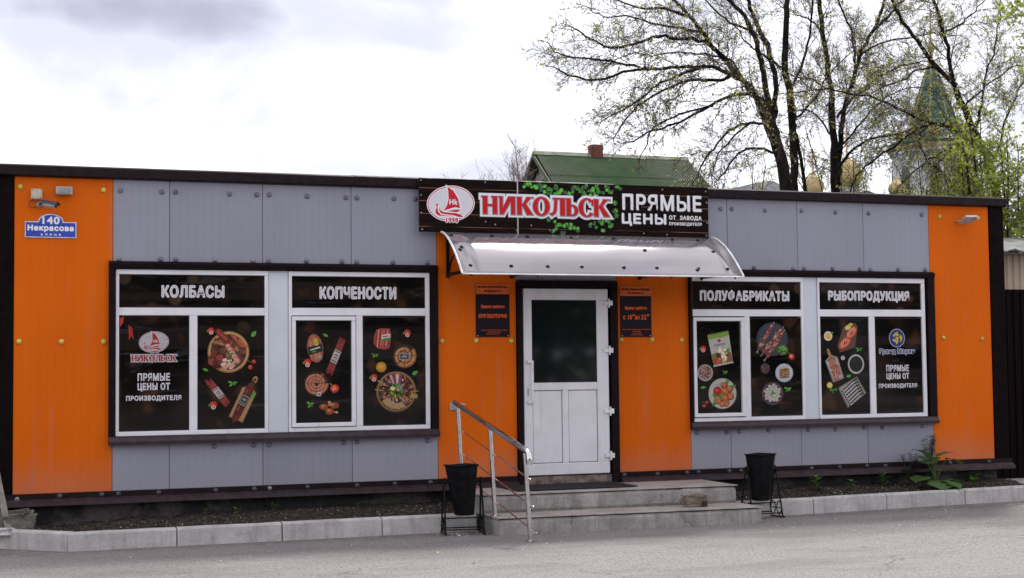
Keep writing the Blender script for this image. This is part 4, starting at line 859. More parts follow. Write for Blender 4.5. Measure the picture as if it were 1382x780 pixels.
# ---- heavy serif letters (Н И К О Л Ь С К) drawn as strokes
def serif_word(I, x0, x1, z0, z1, grow, col, dark=None):
    H = 1.0; S = []
    def q(*p): S.append(('q', list(p)))
    def arc(cx, cy, ro, rO, ri, rI, a0=0, a1=360, n=26): S.append(('a', (cx, cy, ro, rO, ri, rI, a0, a1, n)))
    X = 0
    def R(a, b, c, d): q((X+a, c), (X+b, c), (X+b, d), (X+a, d))
    # Н
    R(.10, .34, 0, 1); R(.62, .86, 0, 1); R(.34, .62, .44, .55); R(.03, .34, .93, 1); R(.55, .86, .93, 1); X += .93
    # И
    R(.06, .22, 0, 1); R(.66, .88, 0, 1); q((X+.06, 0), (X+.26, 0), (X+.80, 1), (X+.52, 1)); R(.0, .22, .94, 1); X += .93
    # К
    R(.06, .30, 0, 1); q((X+.28, .46), (X+.40, .46), (X+.84, 1), (X+.58, 1)); q((X+.30, .62), (X+.50, .66), (X+.92, 0), (X+.58, 0)); R(.55, .93, .94, 1); X += .90
    # О
    arc(X+.46, .5, .46, .54, .20, .44); X += .93
    # Л
    R(.55, .82, 0, 1); R(.16, .82, .92, 1); q((X+.25, 1), (X+.40, 1), (X+.36, .30), (X+.20, .30)); q((X+.36, .32), (X+.20, .32), (X+.13, .12), (X+.28, .10)); q((X+.28, .12), (X+.16, .16), (X-.04, .12), (X+.10, -.02)); X += .86
    # Ь
    R(.04, .28, 0, 1); R(-.02, .28, .93, 1); arc(X+.36, .31, .32, .33, .13, .23, -90, 90, 14); R(.26, .40, 0, .09); R(.26, .40, .54, .63); X += .70
    # С
    arc(X+.46, .5, .46, .54, .20, .45, 42, 322, 24); q((X+.72, .64), (X+.82, .62), (X+.84, 1.0), (X+.74, .92)); X += .80
    # К
    R(.06, .30, 0, 1); q((X+.28, .46), (X+.40, .46), (X+.84, 1), (X+.58, 1)); q((X+.30, .62), (X+.50, .66), (X+.94, 0), (X+.60, 0)); R(.55, .96, .94, 1); X += .95
    sx = (x1-x0)/X; sz = z1-z0
    I.colr = s2l(col)
    for kind, D in S:
        I.k += 1.5
        yy = I.y0-.0006-I.k*.00004
        if kind == 'q':
            P = [Vector((x0+a*sx, z0+b2*sz)) for a, b2 in D]
            ar = sum(P[i].x*P[(i+1) % 4].y-P[(i+1) % 4].x*P[i].y for i in range(4)); 
            if ar < 0: P.reverse()
            if grow:
                Q = []; n = len(P)
                for i in range(n):
                    a, b2, c2 = P[i-1], P[i], P[(i+1) % n]; e1 = (b2-a).normalized(); e2 = (c2-b2).normalized()
                    n1 = Vector((e1.y, -e1.x)); n2 = Vector((e2.y, -e2.x)); m = (n1+n2); m = m.normalized() if m.length > .01 else n1
                    Q.append(b2+m*min(grow*1.9, grow/max(.35, m.dot(n1))))
                P = Q
            I.add([(p.x, yy, p.y) for p in P], [(0, 1, 2, 3)])
        else:
            cx, cy, ro, rO, ri, rI, a0, a1, n = D; vs = []
            if a1-a0 < 350: 
                ext = math.degrees(grow/(ro*sx)) if grow else 0; a0 -= ext; a1 += ext
            for k in range(n+1):
                t = math.radians(a0+(a1-a0)*k/n)
                vs.append((x0+cx*sx+(ro*sx+grow)*math.cos(t), yy, z0+cy*sz+(rO*sz+grow)*math.sin(t)))
                vs.append((x0+cx*sx+max(.004, ri*sx-grow)*math.cos(t), yy, z0+cy*sz+max(.01, rI*sz-grow)*math.sin(t)))
            I.add(vs, [(2*i, 2*i+1, 2*i+3, 2*i+2) for i in range(n)])
def logo_ship(I, cx, cz, s, white='e6e6ea', red='c4202c', grey='d2d2d8'):
    I.at(cx, cz, s, s, 0)
    def E(rx, rz, col): I.ell(0, 0, rx, rz, col, 40, .10)
    E(1.0, .72, white); E(.965, .685, red); E(.93, .65, white); E(.90, .62, grey)
    def T(L, col): I.poly([((x-510)/425, (385-y)/425) for x, y in L], col)
    T([(415, 65), (455, 80), (580, 160), (660, 290), (700, 460), (690, 490), (600, 470), (500, 500), (370, 530), (430, 420), (455, 300), (450, 180)], white)
    T([(450, 95), (560, 170), (640, 300), (675, 460), (590, 445), (500, 470), (385, 510), (440, 420), (470, 300), (465, 180)], red)
    T([(225, 400), (300, 380), (310, 460), (350, 510), (480, 520), (600, 520), (690, 470), (700, 500), (640, 545), (760, 610), (720, 630), (520, 615), (300, 610), (230, 570), (225, 500), (255, 430)], white)
    T([(235, 405), (297, 390), (280, 415), (275, 470), (285, 530), (330, 575), (420, 590), (540, 590), (560, 600), (300, 597), (245, 565), (236, 520), (262, 440)], red)
    T([(303, 440), (320, 495), (370, 530), (480, 540), (600, 545), (680, 568), (735, 612), (650, 610), (540, 578), (400, 570), (330, 552), (302, 505)], red)
    T([(440, 515), (540, 495), (610, 487), (690, 485), (650, 515), (620, 530), (520, 522)], red)
    put_text(I, 'Hk', I.T[0]+(557-510)/425*s, cz+(385-355)/425*s, .33*s, .20*s, white, .05)
    put_text(I, '1998', cx+(530-510)/425*s, cz+(385-665)/425*s, .48*s, .17*s, white, .22); put_text(I, '1998', cx+(530-510)/425*s, cz+(385-665)/425*s, .48*s, .17*s, red, .06)
I = Ink(GLY); logo_ship(I, 1.350, 1.955, .150, 'c8c8cc', 'a8202a', 'b4b4b8'); I.build('ship_logo_print', 'print', w1, fix=False)
I = Ink(GLY); I.k = 3; serif_word(I, 1.125, 1.575, 1.760, 1.825, .009, 'c4c4c8'); I.k += 4; serif_word(I, 1.125, 1.575, 1.760, 1.825, 0, 'a01f2a'); I.build('lettering', 'print', w1, fix=False)
# fish factory emblem
I = Ink(GLY); I.at(10.162, 1.966, .112, .112, 0)
I.ell(0, 0, 1, 1.0, 'b9bcc6', 30); I.ell(0, 0, .92, .93, '1c2f7a', 30)
for P in ([(-.55, .25), (-.2, .55), (.15, .75), (.05, .45), (.35, .4), (.1, .2), (-.15, .3), (-.35, .1)], [(.55, .35), (.7, 0), (.55, -.35), (.35, -.45), (.45, -.15), (.3, .1), (.4, .3)], [(-.6, -.1), (-.3, -.1), (-.05, -.25), (.2, -.15), (.15, -.45), (-.1, -.75), (-.15, -.45), (-.4, -.35)], [(-.1, .15), (.2, .1), (.25, -.1), (.0, -.2), (-.2, -.05)]):
    I.poly(P, 'd0b828')
put_text(I, 'Гранд Марин', 10.160, 1.800, .49, .064, 'c8cad4', .16); put_text(I, 'Гранд Марин', 10.160, 1.800, .49, .064, '1f2c6c', .04)
I.build('emblem_print', 'print', w4, fix=False)

# ================================================================ THINGS ON THE FACADE
# sign board
sg = thing('shop_signboard', 'long dark plank-print signboard reading НИКОЛЬСК above the door canopy', 'sign', (5.85, -.12, 3.13))
SX0, SXM, SX1, SZ0, SZ1, SY = 4.115, 5.243, 7.58, 3.125, 3.705, -.12
b = MB(); b.box(SX0, SXM-.004, SY, SY+.004, SZ0, SZ1); b.build('sign_panel', 'signwood', sg)
b = MB(); b.box(SXM+.004, SX1, SY, SY+.004, SZ0, SZ1); b.build('sign_panel', 'signwood', sg)
b = MB(); b.box(SXM-.007, SXM+.007, SY-.004, SY+.006, SZ0, SZ1); b.build('joint_strip', 'alu', sg)
b = MB(); b.box(SX0+.01, SX1-.01, SY+.005, -.080, SZ0+.01, SZ0+.05); b.box(SX0+.01, SX1-.01, SY+.005, -.080, SZ1-.05, SZ1-.01); b.box(SX0+.01, SX0+.05, SY+.005, -.08, SZ0+.05, SZ1-.05); b.box(SX1-.05, SX1-.01, SY+.005, -.08, SZ0+.05, SZ1-.05); b.box(SX0+.2, SX0+.24, -.08, .0, SZ0+.06, SZ1-.2); b.box(SX1-.24, SX1-.2, -.08, .0, SZ0+.06, SZ1-.2); b.build('sign_frame', 'alu', sg)
I = Ink(SY); logo_ship(I, 4.475, 3.437, .272); I.build('ship_logo', 'vinyl', sg, fix=False)
# printed ivy
def ivyleaf(I, x, z, s, a, col, rim):
    P = [(0, -1.0), (.35, -.55), (.95, -.55), (.72, -.05), (1.0, .5), (.42, .42), (0, 1.05), (-.42, .42), (-1.0, .5), (-.72, -.05), (-.95, -.55), (-.35, -.55)]
    ca, sa = math.cos(a), math.sin(a)
    W = lambda k: [(x+s*k*(u*ca-v*sa), z+s*k*(u*sa+v*ca)) for u, v in P]
    I.at(0, 0, 1, 1, 0); I.poly(W(1.0), rim); I.poly(W(.80), col)
    for d in (PI/2, PI/2+1.0, PI/2-1.0, PI/2+2.2, PI/2-2.2): I.poly([(x, z), (x+s*.75*math.cos(d+a)+.0015, z+s*.75*math.sin(d+a)), (x+s*.75*math.cos(d+a)-.0015, z+s*.75*math.sin(d+a))], 'b8e890')
rnd = rand(5)
def ivy(pts, name='ivy_print'):
    for (x, z, n, sp) in pts:
        I = Ink(SY); I.k = 1+rnd.uniform(0, 8)
        for _ in range(n):
            g = rnd.random(); col, rim = rnd.choice([('489f30', '1f5218'), ('60ba42', '2a681e'), ('347f25', '1a4414'), ('1f4a34', '0f2217'), ('68bc4a', '2f7022'), ('234f38', '122a1a'), ('2f7a26', '184212')])
            xx, zz = x+rnd.uniform(-sp, sp)*1.3, min(3.69, z+rnd.uniform(-sp, sp)); s = rnd.uniform(.020, .034)
            if zz+s > SZ1: zz = SZ1-s
            ivyleaf(I, xx, zz, s, rnd.uniform(-.9, .9)+PI, col, rim)
        I.build(name, 'vinyl', sg, fix=False)
ivy([(5.33, 3.67, 4, .03), (5.42, 3.665, 4, .03), (5.50, 3.66, 5, .035), (5.58, 3.62, 7, .045), (5.66, 3.60, 8, .05), (5.74, 3.63, 7, .05), (5.72, 3.55, 4, .03), (5.84, 3.60, 7, .05), (5.92, 3.66, 4, .03), (6.00, 3.63, 7, .05), (6.02, 3.57, 3, .03), (6.10, 3.66, 4, .04), (6.17, 3.61, 6, .045), (6.22, 3.64, 5, .04), (6.34, 3.66, 4, .03), (6.38, 3.60, 3, .03), (6.45, 3.68, 3, .02), (6.40, 3.50, 2, .025), (6.41, 3.42, 2, .02), (6.42, 3.34, 2, .02)])
ivy([(5.62, 3.29, 3, .03), (5.72, 3.25, 4, .035), (5.68, 3.18, 3, .025), (5.80, 3.24, 4, .035), (5.78, 3.16, 3, .02), (5.88, 3.22, 3, .03), (5.96, 3.19, 2, .02), (6.14, 3.24, 3, .03), (6.22, 3.25, 5, .04), (6.24, 3.18, 3, .025), (6.32, 3.28, 4, .03), (6.36, 3.24, 3, .02)])
def raised(name, fn, y, mat='vinyl'):
    I = Ink(y); fn(I); return I.build(name, mat, sg, fix=False)
def _nik(I):
    I.k = 6; serif_word(I, 4.815, 6.345, 3.335, 3.532, .034, '9a9aa2'); I.k += 4
    I2 = I; serif_word(I2, 4.815, 6.345, 3.335, 3.532, .029, 'e4e4e8'); I.k += 4
    serif_word(I, 4.818, 6.348, 3.332, 3.529, .009, '9c9ca6'); I.k += 4; serif_word(I, 4.815, 6.345, 3.335, 3.532, 0, 'c0121c')
raised('lettering', _nik, SY-.002)
def _pr(I):
    put_text(I, 'ПРЯМЫЕ', 6.999, 3.511, .98, .170, '8a8a92', .05); put_text(I, 'ПРЯМЫЕ', 6.995, 3.515, .98, .170, 'e2e2e6', .04)
raised('lettering', _pr, SY-.002)
def _ce(I): put_text(I, 'ЦЕНЫ', 6.769, 3.311, .54, .130, '8a8a92', .06); put_text(I, 'ЦЕНЫ', 6.765, 3.315, .54, .130, 'e2e2e6', .05)
raised('lettering', _ce, SY-.002)
raised('lettering', lambda I: put_text(I, 'ОТ  ЗАВОДА', 7.285, 3.345, .41, .052, 'e2e2e6', .05), SY-.002)
raised('lettering', lambda I: put_text(I, 'ПРОИЗВОДИТЕЛЯ', 7.285, 3.275, .41, .040, 'e2e2e6', .05), SY-.002)
b = MB(); b.lathe([(.011, 0), (.010, .004), (.004, .008), (.001, .009)], (0, 0, 0), 8, 'y'); o = b.build('sign_screw', 'bolt_steel', sg, smooth=True, origin=(0, 0, 0)); me = o.data; bpy.data.objects.remove(o)
for x, z in ((4.14, 3.68), (4.14, 3.52), (4.14, 3.33), (4.15, 3.15), (4.87, 3.68), (4.87, 3.25), (4.98, 3.22), (5.22, 3.70), (5.23, 3.16), (5.62, 3.17), (5.40, 3.22), (6.20, 3.69), (7.00, 3.665), (7.55, 3.66), (7.56, 3.53), (7.56, 3.30), (7.55, 3.15), (7.05, 3.15), (6.76, 3.16), (6.60, 3.51), (5.23, 3.52)):
    place(me, 'sign_screw', sg, (x, SY-.0005, z))

# canopy
cn = thing('door_canopy', 'curved silvery plastic canopy over the shop door', 'canopy', (5.99, 0, 2.63))
def prof(t):   # t 0..1 from wall to the outer edge
    y = -.10-.75*t; z = 3.125-.495*t**1.65
    return y, z
CX0, CX1 = 4.365, 7.625
b = MB(); NN = 22; vs = []; fs = []
NX = 14
for k in range(NN+1):
    y, z = prof(k/NN)
    for i in range(NX+1):
        x = CX0+(CX1-CX0)*i/NX; w = .004*math.sin(i*2.1+k*.35)*(k/NN)
        vs.append((x, y, z+w))
for k in range(NN):
    for i in range(NX): fs.append((k*(NX+1)+i, k*(NX+1)+i+1, (k+1)*(NX+1)+i+1, (k+1)*(NX+1)+i))
b.add(vs, fs); sh = b.build('canopy_sheet', 'poly', cn, smooth=True)
md = sh.modifiers.new('thickness', 'SOLIDIFY'); md.thickness = .006; md.offset = 0
for x in (CX0, CX1):
    b = MB(); pts = [(x, prof(k/NN)[0], prof(k/NN)[1]+.003) for k in range(NN+1)]; b.tube(pts, .012, 6); b.build('edge_strip', 'white_cap', cn, smooth=True)
b = MB(); y, z = prof(1); b.tube([(CX0, y, z), (CX1, y, z)], .008, 6); b.build('front_edge_strip', 'white_cap', cn, smooth=True)
for x in (CX0+.10, 5.20, 6.75, CX1-.10):
    b = MB(); b.box(x-.016, x+.016, -.035, -.001, 2.64, 3.10, .003); b.box(x-.016, x+.016, -.80, -.0355, 2.655, 2.687, .003)
    b.tube([(x, prof(t/10)[0]+.004, prof(t/10)[1]-.018) for t in range(11)], .010, 6)
    b.tube([(x, -.05, 2.67), (x, -.10, 2.77), (x, -.22, 2.86), (x, -.36, 2.87), (x, -.46, 2.83)], .010, 6); b.build('bracket', 'black_metal', cn)
b = MB(); b.lathe([(.022, 0), (.022, .004), (.011, .007), (.010, .014), (.002, .016)], (0, 0, 0), 10, 'z'); o = b.build('canopy_bolt', 'black_metal', cn, smooth=True, origin=(0, 0, 0)); me = o.data; bpy.data.objects.remove(o)
def cbolt(x, t):
    y, z = prof(t); y2, z2 = prof(t+.02); d = Vector((0, z-z2, -(y-y2)*-1)); n = Vector((0, -(z-z2), (y-y2))).normalized()
    if n.z < 0: n = -n
    if n.y > 0 and t > .3: n = -n
    n = Vector((0, -abs(n.y), abs(n.z)))
    o = place(me, 'canopy_bolt', cn, (x, y+n.y*.004, z+n.z*.004)); o.rotation_euler = n.to_track_quat('Z', 'Y').to_euler()
for x in (4.48, 4.93, 5.34, 5.73, 6.22, 6.61, 7.11, 7.47): cbolt(x, .885)
for x in (4.46, 6.58, 7.42, 7.09): cbolt(x, .57 if x != 7.09 else .91)
for x in (4.42, 4.88, 5.29, 5.80, 6.31, 7.03, 7.35): cbolt(x, .26)
cbolt(4.43, .62)

# house number sign
hs = thing('house_number_sign', 'blue enamel house number sign reading 140 on the orange panel', 'sign', (.345, -.01, 2.99))
def hn(off, y):
    o_ = off; P = [(.10-o_, 2.995-o_), (.59+o_, 2.995-o_), (.59+o_, 3.155+o_)]
    for k in range(0, 13): t = k/12*PI; P.append((.345+(.122+o_)*math.cos(t), 3.155+o_+.078*math.sin(t)))
    P += [(.10-o_, 3.155+o_)]; return P
b = MB(); b.prism(hn(0, 0), 'y', -.014, -.006); b.build('sign_plate', simple('white_enamel', (.62, .62, .66), .3), hs)
b = MB(); b.prism(hn(-.010, 0), 'y', -.0165, -.0141); b.build('blue_field', simple('blue_enamel', (.020, .050, .40), .3, var=.1), hs)
for tx in (('140', .347, 3.168, .155, .070), ('Некрасова', .345, 3.085, .43, .066), ('у л и ц а', .345, 3.024, .19, .020)): I = Ink(-.0165); put_text(I, *tx, 'e8e8ee', .06); I.build('lettering', 'vinyl', hs, fix=False)
# junction box
t = thing('junction_box', 'small beige square junction box above the security camera', 'junction box', (.205, -.04, 3.37))
b = MB(); b.box(.155, .262, -.055, 0, 3.372, 3.475, .006); b.build('box_body', 'beige_box', t)
b = MB(); b.box(.158, .259, -.064, -.0555, 3.375, 3.472, .004); b.build('box_lid', 'beige_box', t)
b = MB(); [b.lathe([(.005, 0), (.004, .003)], (x, -.0645, z), 6, 'y') for x in (.168, .249) for z in (3.385, 3.462)]; b.build('lid_screws', 'gasket', t)
# security camera
t = thing('security_camera', 'small dark security camera with sun hood above the house number sign', 'security camera', (.27, 0, 3.28))
b = MB(); b.lathe([(.034, 0), (.034, .012), (.026, .03), (.012, .042)], (.235, -.001, 3.325), 12, 'y'); b.build('mount', 'alu', t, smooth=True)
b = MB(); b.tube([(.235, -.04, 3.325), (.26, -.09, 3.325), (.30, -.11, 3.322)], .012, 8); b.build('arm', 'cam_metal', t, smooth=True)
b = MB(); b.tube([(.275, -.10, 3.322), (.385, -.17, 3.300)], .028, 12); b.build('camera_body', 'alu', t, smooth=True)
b = MB(); b.tube([(.386, -.1705, 3.2998), (.391, -.1735, 3.2988)], .022, 12); b.build('lens', 'gasket', t, smooth=True)
hv = Vector((.135, -.085, -.026)).normalized(); hu = Vector((hv.y, -hv.x, 0)).normalized(); hc = Vector((.262, -.09, 3.335))
b = MB()
for s_ in range(6):
    a0, a1 = PI*(s_/6), PI*((s_+1)/6); P = []
    for (aa, ll) in ((a0, 0), (a1, 0), (a1, 1), (a0, 1)): P.append(hc+hv*(ll*.175)+hu*(.038*math.cos(aa))+Vector((0, 0, .032*math.sin(aa)-.008)))
    b.add(P+[p+Vector((0, 0, .004)) for p in P], [(0, 1, 2, 3), (4, 5, 6, 7), (0, 1, 5, 4), (2, 3, 7, 6), (0, 3, 7, 4), (1, 2, 6, 5)])
b.build('sun_hood', 'cam_metal', t)
b = MB(); b.tube([(.19, -.03, 3.372), (.145, -.03, 3.345), (.135, -.03, 3.305), (.165, -.03, 3.285), (.21, -.03, 3.30)], .004, 6); b.build('cable', 'cam_metal', t)
# floodlights
t = thing('wall_floodlight', 'small ribbed rectangular floodlight on the left orange panel', 'floodlight', (.47, 0, 3.42), 'floodlights on the facade')
b = MB(); b.box(.39, .548, -.07, -.02, 3.425, 3.505, .006); b.build('housing', 'alu', t)
b = MB(); b.box(.402, .536, -.0745, -.0705, 3.437, 3.493, .002); b.build('lamp_glass', 'lamp_glass', t)
for k in range(4):
    b = MB(); b.box(.400, .538, -.078, -.0746, 3.443+k*.014, 3.446+k*.014); b.build('grille_bar', 'alu', t)
b = MB(); b.box(.45, .49, -.0195, 0, 3.43, 3.48); b.build('bracket', 'alu', t)
t = thing('wall_floodlight', 'tilted grey floodlight on the right orange panel near the roof', 'floodlight', (11.15, 0, 3.39), 'floodlights on the facade')
b = MB()
A = [Vector(q) for q in ((11.065, -.05, 3.395), (11.235, -.05, 3.40), (11.265, -.15, 3.475), (11.095, -.15, 3.47))]
nn = (A[1]-A[0]).cross(A[3]-A[0]).normalized()
b.add([*A, *[q+nn*.03 for q in A]], [(0, 1, 2, 3), (4, 5, 6, 7), (0, 1, 5, 4), (1, 2, 6, 5), (2, 3, 7, 6), (3, 0, 4, 7)]); b.build('housing', 'alu', t)
cc = sum(A, Vector())/4; B = [cc+(q-cc)*.8-nn*.002 for q in A]; B2 = [q-nn*.003 for q in B]
b = MB(); b.add([*B, *B2], [(0, 1, 2, 3), (4, 5, 6, 7), (0, 1, 5, 4), (1, 2, 6, 5), (2, 3, 7, 6), (3, 0, 4, 7)]); b.build('lamp_glass', 'lamp_glass', t)
b = MB(); b.tube([(11.06, 0, 3.41), (11.06, -.06, 3.405), (11.07, -.07, 3.41)], .012, 6); b.build('bracket', 'alu', t)
# notices
def notice(x0, x1, zt, zm, zb, heads, mid, foot, label):
    t = thing('notice_board', label, 'notice', ((x0+x1)/2, 0, zb), 'opening hours notices')
    b = MB(); b.box(x0, x1, -.010, -.001, zb, zt); b.build('board', simple('black_board', (.010, .004, .009), .45, var=.1, spec=.15), t)
    b = MB(); b.box(x0, x1, -.0125, -.0101, zm, zt-.0); b.build('orange_header', simple('orange_vinyl', (.62, .115, .03), .45, var=.1, spec=.2), t)
    cx = (x0+x1)/2
    for hd, zz, ww, hh in ((heads[0], zt-.032, .35, .028), (heads[1], zt-.078, .20, .026)): I = Ink(-.0125); put_text(I, hd, cx, zz, ww, hh, '1c0d10', .05); I.build('header_lettering', 'vinyl', t, fix=False)
    for body, z, w, h, *dx in mid: I = Ink(-.010); put_text(I, body, cx+(dx[0] if dx else 0), z, w, h, 'e8601e', .05); I.build('lettering', 'vinyl', t, fix=False)
    I = Ink(-.010)
    rr = rand(int(cx*10)); I.at(0, 0, 1, 1, 0)
    for z, w in foot:                                  # small print, too small to read: word-sized dashes
        u = cx-w/2
        while u < cx+w/2:
            l = rr.uniform(.012, .045); I.poly([(u, z-.0045), (u+l, z-.0045), (u+l, z+.0045), (u, z+.0045)], 'a8441c'); u += l+.007
    o = I.build('small_print', 'vinyl', t, fix=False); o['kind'] = 'stuff'
    b = MB(); [b.lathe([(.008, 0), (.006, .005)], (x, -.0126, z), 6, 'y') for x in (x0+.02, x1-.02) for z in (zt-.015,)]; [b.lathe([(.008, 0), (.006, .005)], (x, -.0101, zb+.015), 6, 'y') for x in (x0+.02, x1-.02)]; b.build('corner_pins', 'alu', t)
notice(4.785, 5.175, 2.575, 2.465, 1.995, ('Магазин «Никольск-Восторг»', 'ИП Вертунов Н.А.'), [('Время работы', 2.325, .265, .042), ('КРУГЛОСУТОЧНО', 2.225, .32, .042)],
       [(2.07, .27), (2.048, .13), (2.027, .15)], 'dark notice board with orange header left of the door reading КРУГЛОСУТОЧНО')
notice(6.505, 6.890, 2.565, 2.455, 1.990, ('Магазин «Никольск-Флагман»', 'ООО «Северянин - 1»'), [('Время работы', 2.315, .265, .042), ('с 10', 2.215, .105, .050, -.105), ('до', 2.207, .055, .045, .015), ('22', 2.215, .062, .050, .095), ('00', 2.237, .032, .024, -.030), ('00', 2.237, .032, .024, .150)],
       [(2.075, .34), (2.054, .09), (2.034, .10), (2.014, .13)], 'dark notice board with orange header right of the door reading с 10 до 22')

# ================================================================ GROUND, KERB, STEPS
def gz(x, y): return .012*math.sin(x*.7+1)*math.cos(y*.9)*(1 if y < -1.2 else .3)
b = MB(); 
xs = [-400, -60, -12]+[-4+i*.5 for i in range(44)]+[30, 90, 400]; ys = [-400, -80, -30]+[-14+i*.5 for i in range(30)]+[4, 12, 60, 400, 900]
vs = [(x, y, (gz(x, y)-.004 if -14 < y < 1 and -5 < x < 19 else -.02)) for y in ys for x in xs]
nx = len(xs); fs = [(j*nx+i, j*nx+i+1, (j+1)*nx+i+1, (j+1)*nx+i) for j in range(len(ys)-1) for i in range(nx-1)]
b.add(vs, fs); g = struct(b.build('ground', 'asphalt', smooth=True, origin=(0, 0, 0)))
# kerb line: points of its face at the asphalt, left to right
KP = [(-1.25, .68), (-.60, .03), (.465, -.955)]
K2 = [(.465, -.955), (1.47, -.93), (2.48, -.905), (3.49, -.875), (4.50, -.85)]
K3 = [(7.42, -.90), (8.44, -.865), (9.45, -.775), (10.60, -.665), (11.62, -.60), (12.62, -.56), (13.62, -.52)]
kerb = thing('kerb', 'pale concrete kerb stones along the planting bed', 'kerb', (5.75, -.85, 0)); del kerb['category']; kerb['kind'] = 'structure'
def kstone(a, c):
    A = Vector((*a, 0)); D = Vector((c[0]-a[0], c[1]-a[1], 0)); L = D.length; D.normalize(); N = Vector((-D.y, D.x, 0))
    g0, g1 = .006, L-.006; h = .178+R_.uniform(-.006, .004); t = R_.uniform(-.006, .006)
    prof = [(0, -.03), (.003, h-.022), (.012, h-.006), (.028, h), (.088, h), (.10, h-.010), (.10, -.03)]
    n = 10; vs = []; fs = []; rr = rand(int(a[0]*100)+3)
    for i in range(n+1):
        u = g0+(g1-g0)*i/n
        for k, (o_, z) in enumerate(prof):
            chip = (rr.uniform(0, .006) if k in (1, 2, 3, 4) else 0)+(.008 if i in (0, n) and k in (2, 3) else 0)
            p = A+D*u+N*(o_+t+(chip if k < 3 else 0)); vs.append((p.x, p.y, z-(chip*.7)))
    m = len(prof)
    for i in range(n):
        for k in range(m-1): fs.append((i*m+k, i*m+k+1, (i+1)*m+k+1, (i+1)*m+k))
    fs.append(tuple(range(m))); fs.append(tuple(range(n*m+m-1, n*m-1, -1)))
    b = MB(); b.add(vs, fs); return b.build('kerb_stone', 'kerb', kerb)
for L in (KP, K2, K3):
    for a, c in zip(L, L[1:]): kstone(a, c)
# planting bed: soil rising to the foundation
def ky(x):
    P = [(-1.25, .68)]+KP[1:2]+K2+K3
    for (a, ya), (c, yc) in zip(P, P[1:]):
        if a <= x <= c: return ya+(yc-ya)*(x-a)/(c-a)
    return P[-1][1]
def soilz(x, y):
    k = ky(x)+.10; t = max(0, min(1, (y-k)/(max(.08, .1-k))))
    return .135+.085*t*min(1, max(.2, x/2.0))+.022*noise.noise(Vector((x*3, y*3, 0)))+.016*noise.noise(Vector((x*11, y*11, 3)))+.010*noise.noise(Vector((x*28, y*28, 7)))
def bed(x0, x1, fy):
    b = MB(); nx = int((x1-x0)/.035); ny = 26; vs = []
    for i in range(nx+1):
        x = x0+(x1-x0)*i/nx; y0 = ky(x)+.085
        for j in range(ny+1):
            y = y0+(fy-y0)*j/ny; vs.append((x, y, soilz(x, y)))
    fs = [(i*(ny+1)+j, (i+1)*(ny+1)+j, (i+1)*(ny+1)+j+1, i*(ny+1)+j+1) for i in range(nx) for j in range(ny)]
    b.add(vs, fs); o = struct(b.build('soil_bed', 'soil', smooth=True, origin=(x0, 0, 0), fix=False)); return o
bed(-1.2, 4.52, .09); bed(7.40, 11.75, .09)
b = MB(); b.box(11.76, 16, -.45, 1.5, -.1, .165); struct(b.build('side_pavement', 'paver'))
# clods, crumbs and pebbles on the soil
rnd = rand(21)
def clods(name, n, r0, r1, mat, label, xr):
    b = MB()
    for _ in range(n):
        x = rnd.uniform(*xr); x = x if x < 4.5 or x > 7.45 else x+3.2
        y = rnd.uniform(ky(x)+.13, .04); r = rnd.uniform(r0, r1); z = soilz(x, y)+r*.3
        vs = []
        for d in ((1, 0, 0), (0, 1, 0), (-1, 0, 0), (0, -1, 0), (0, 0, 1), (0, 0, -1)): q = r*rnd.uniform(.6, 1.2); vs.append((x+d[0]*q, y+d[1]*q, z+d[2]*q*.7))
        b.add(vs, [(0, 1, 4), (1, 2, 4), (2, 3, 4), (3, 0, 4), (1, 0, 5), (2, 1, 5), (3, 2, 5), (0, 3, 5)])
    o = b.build(name, mat, fix=False); tag(o, label, 'soil crumbs', kind='stuff'); return o
clods('soil_clods', 4200, .006, .020, 'soil', 'loose crumbs of dark soil in the planting bed', (0, 11.6))
clods('pale_pebbles', 420, .004, .010, 'kerb', 'pale pebbles and chips scattered on the soil', (0, 11.6))
clods('dry_leaf_scraps', 320, .006, .015, 'dryleaf', 'small dry brown leaf scraps on the soil', (0, 11.6))
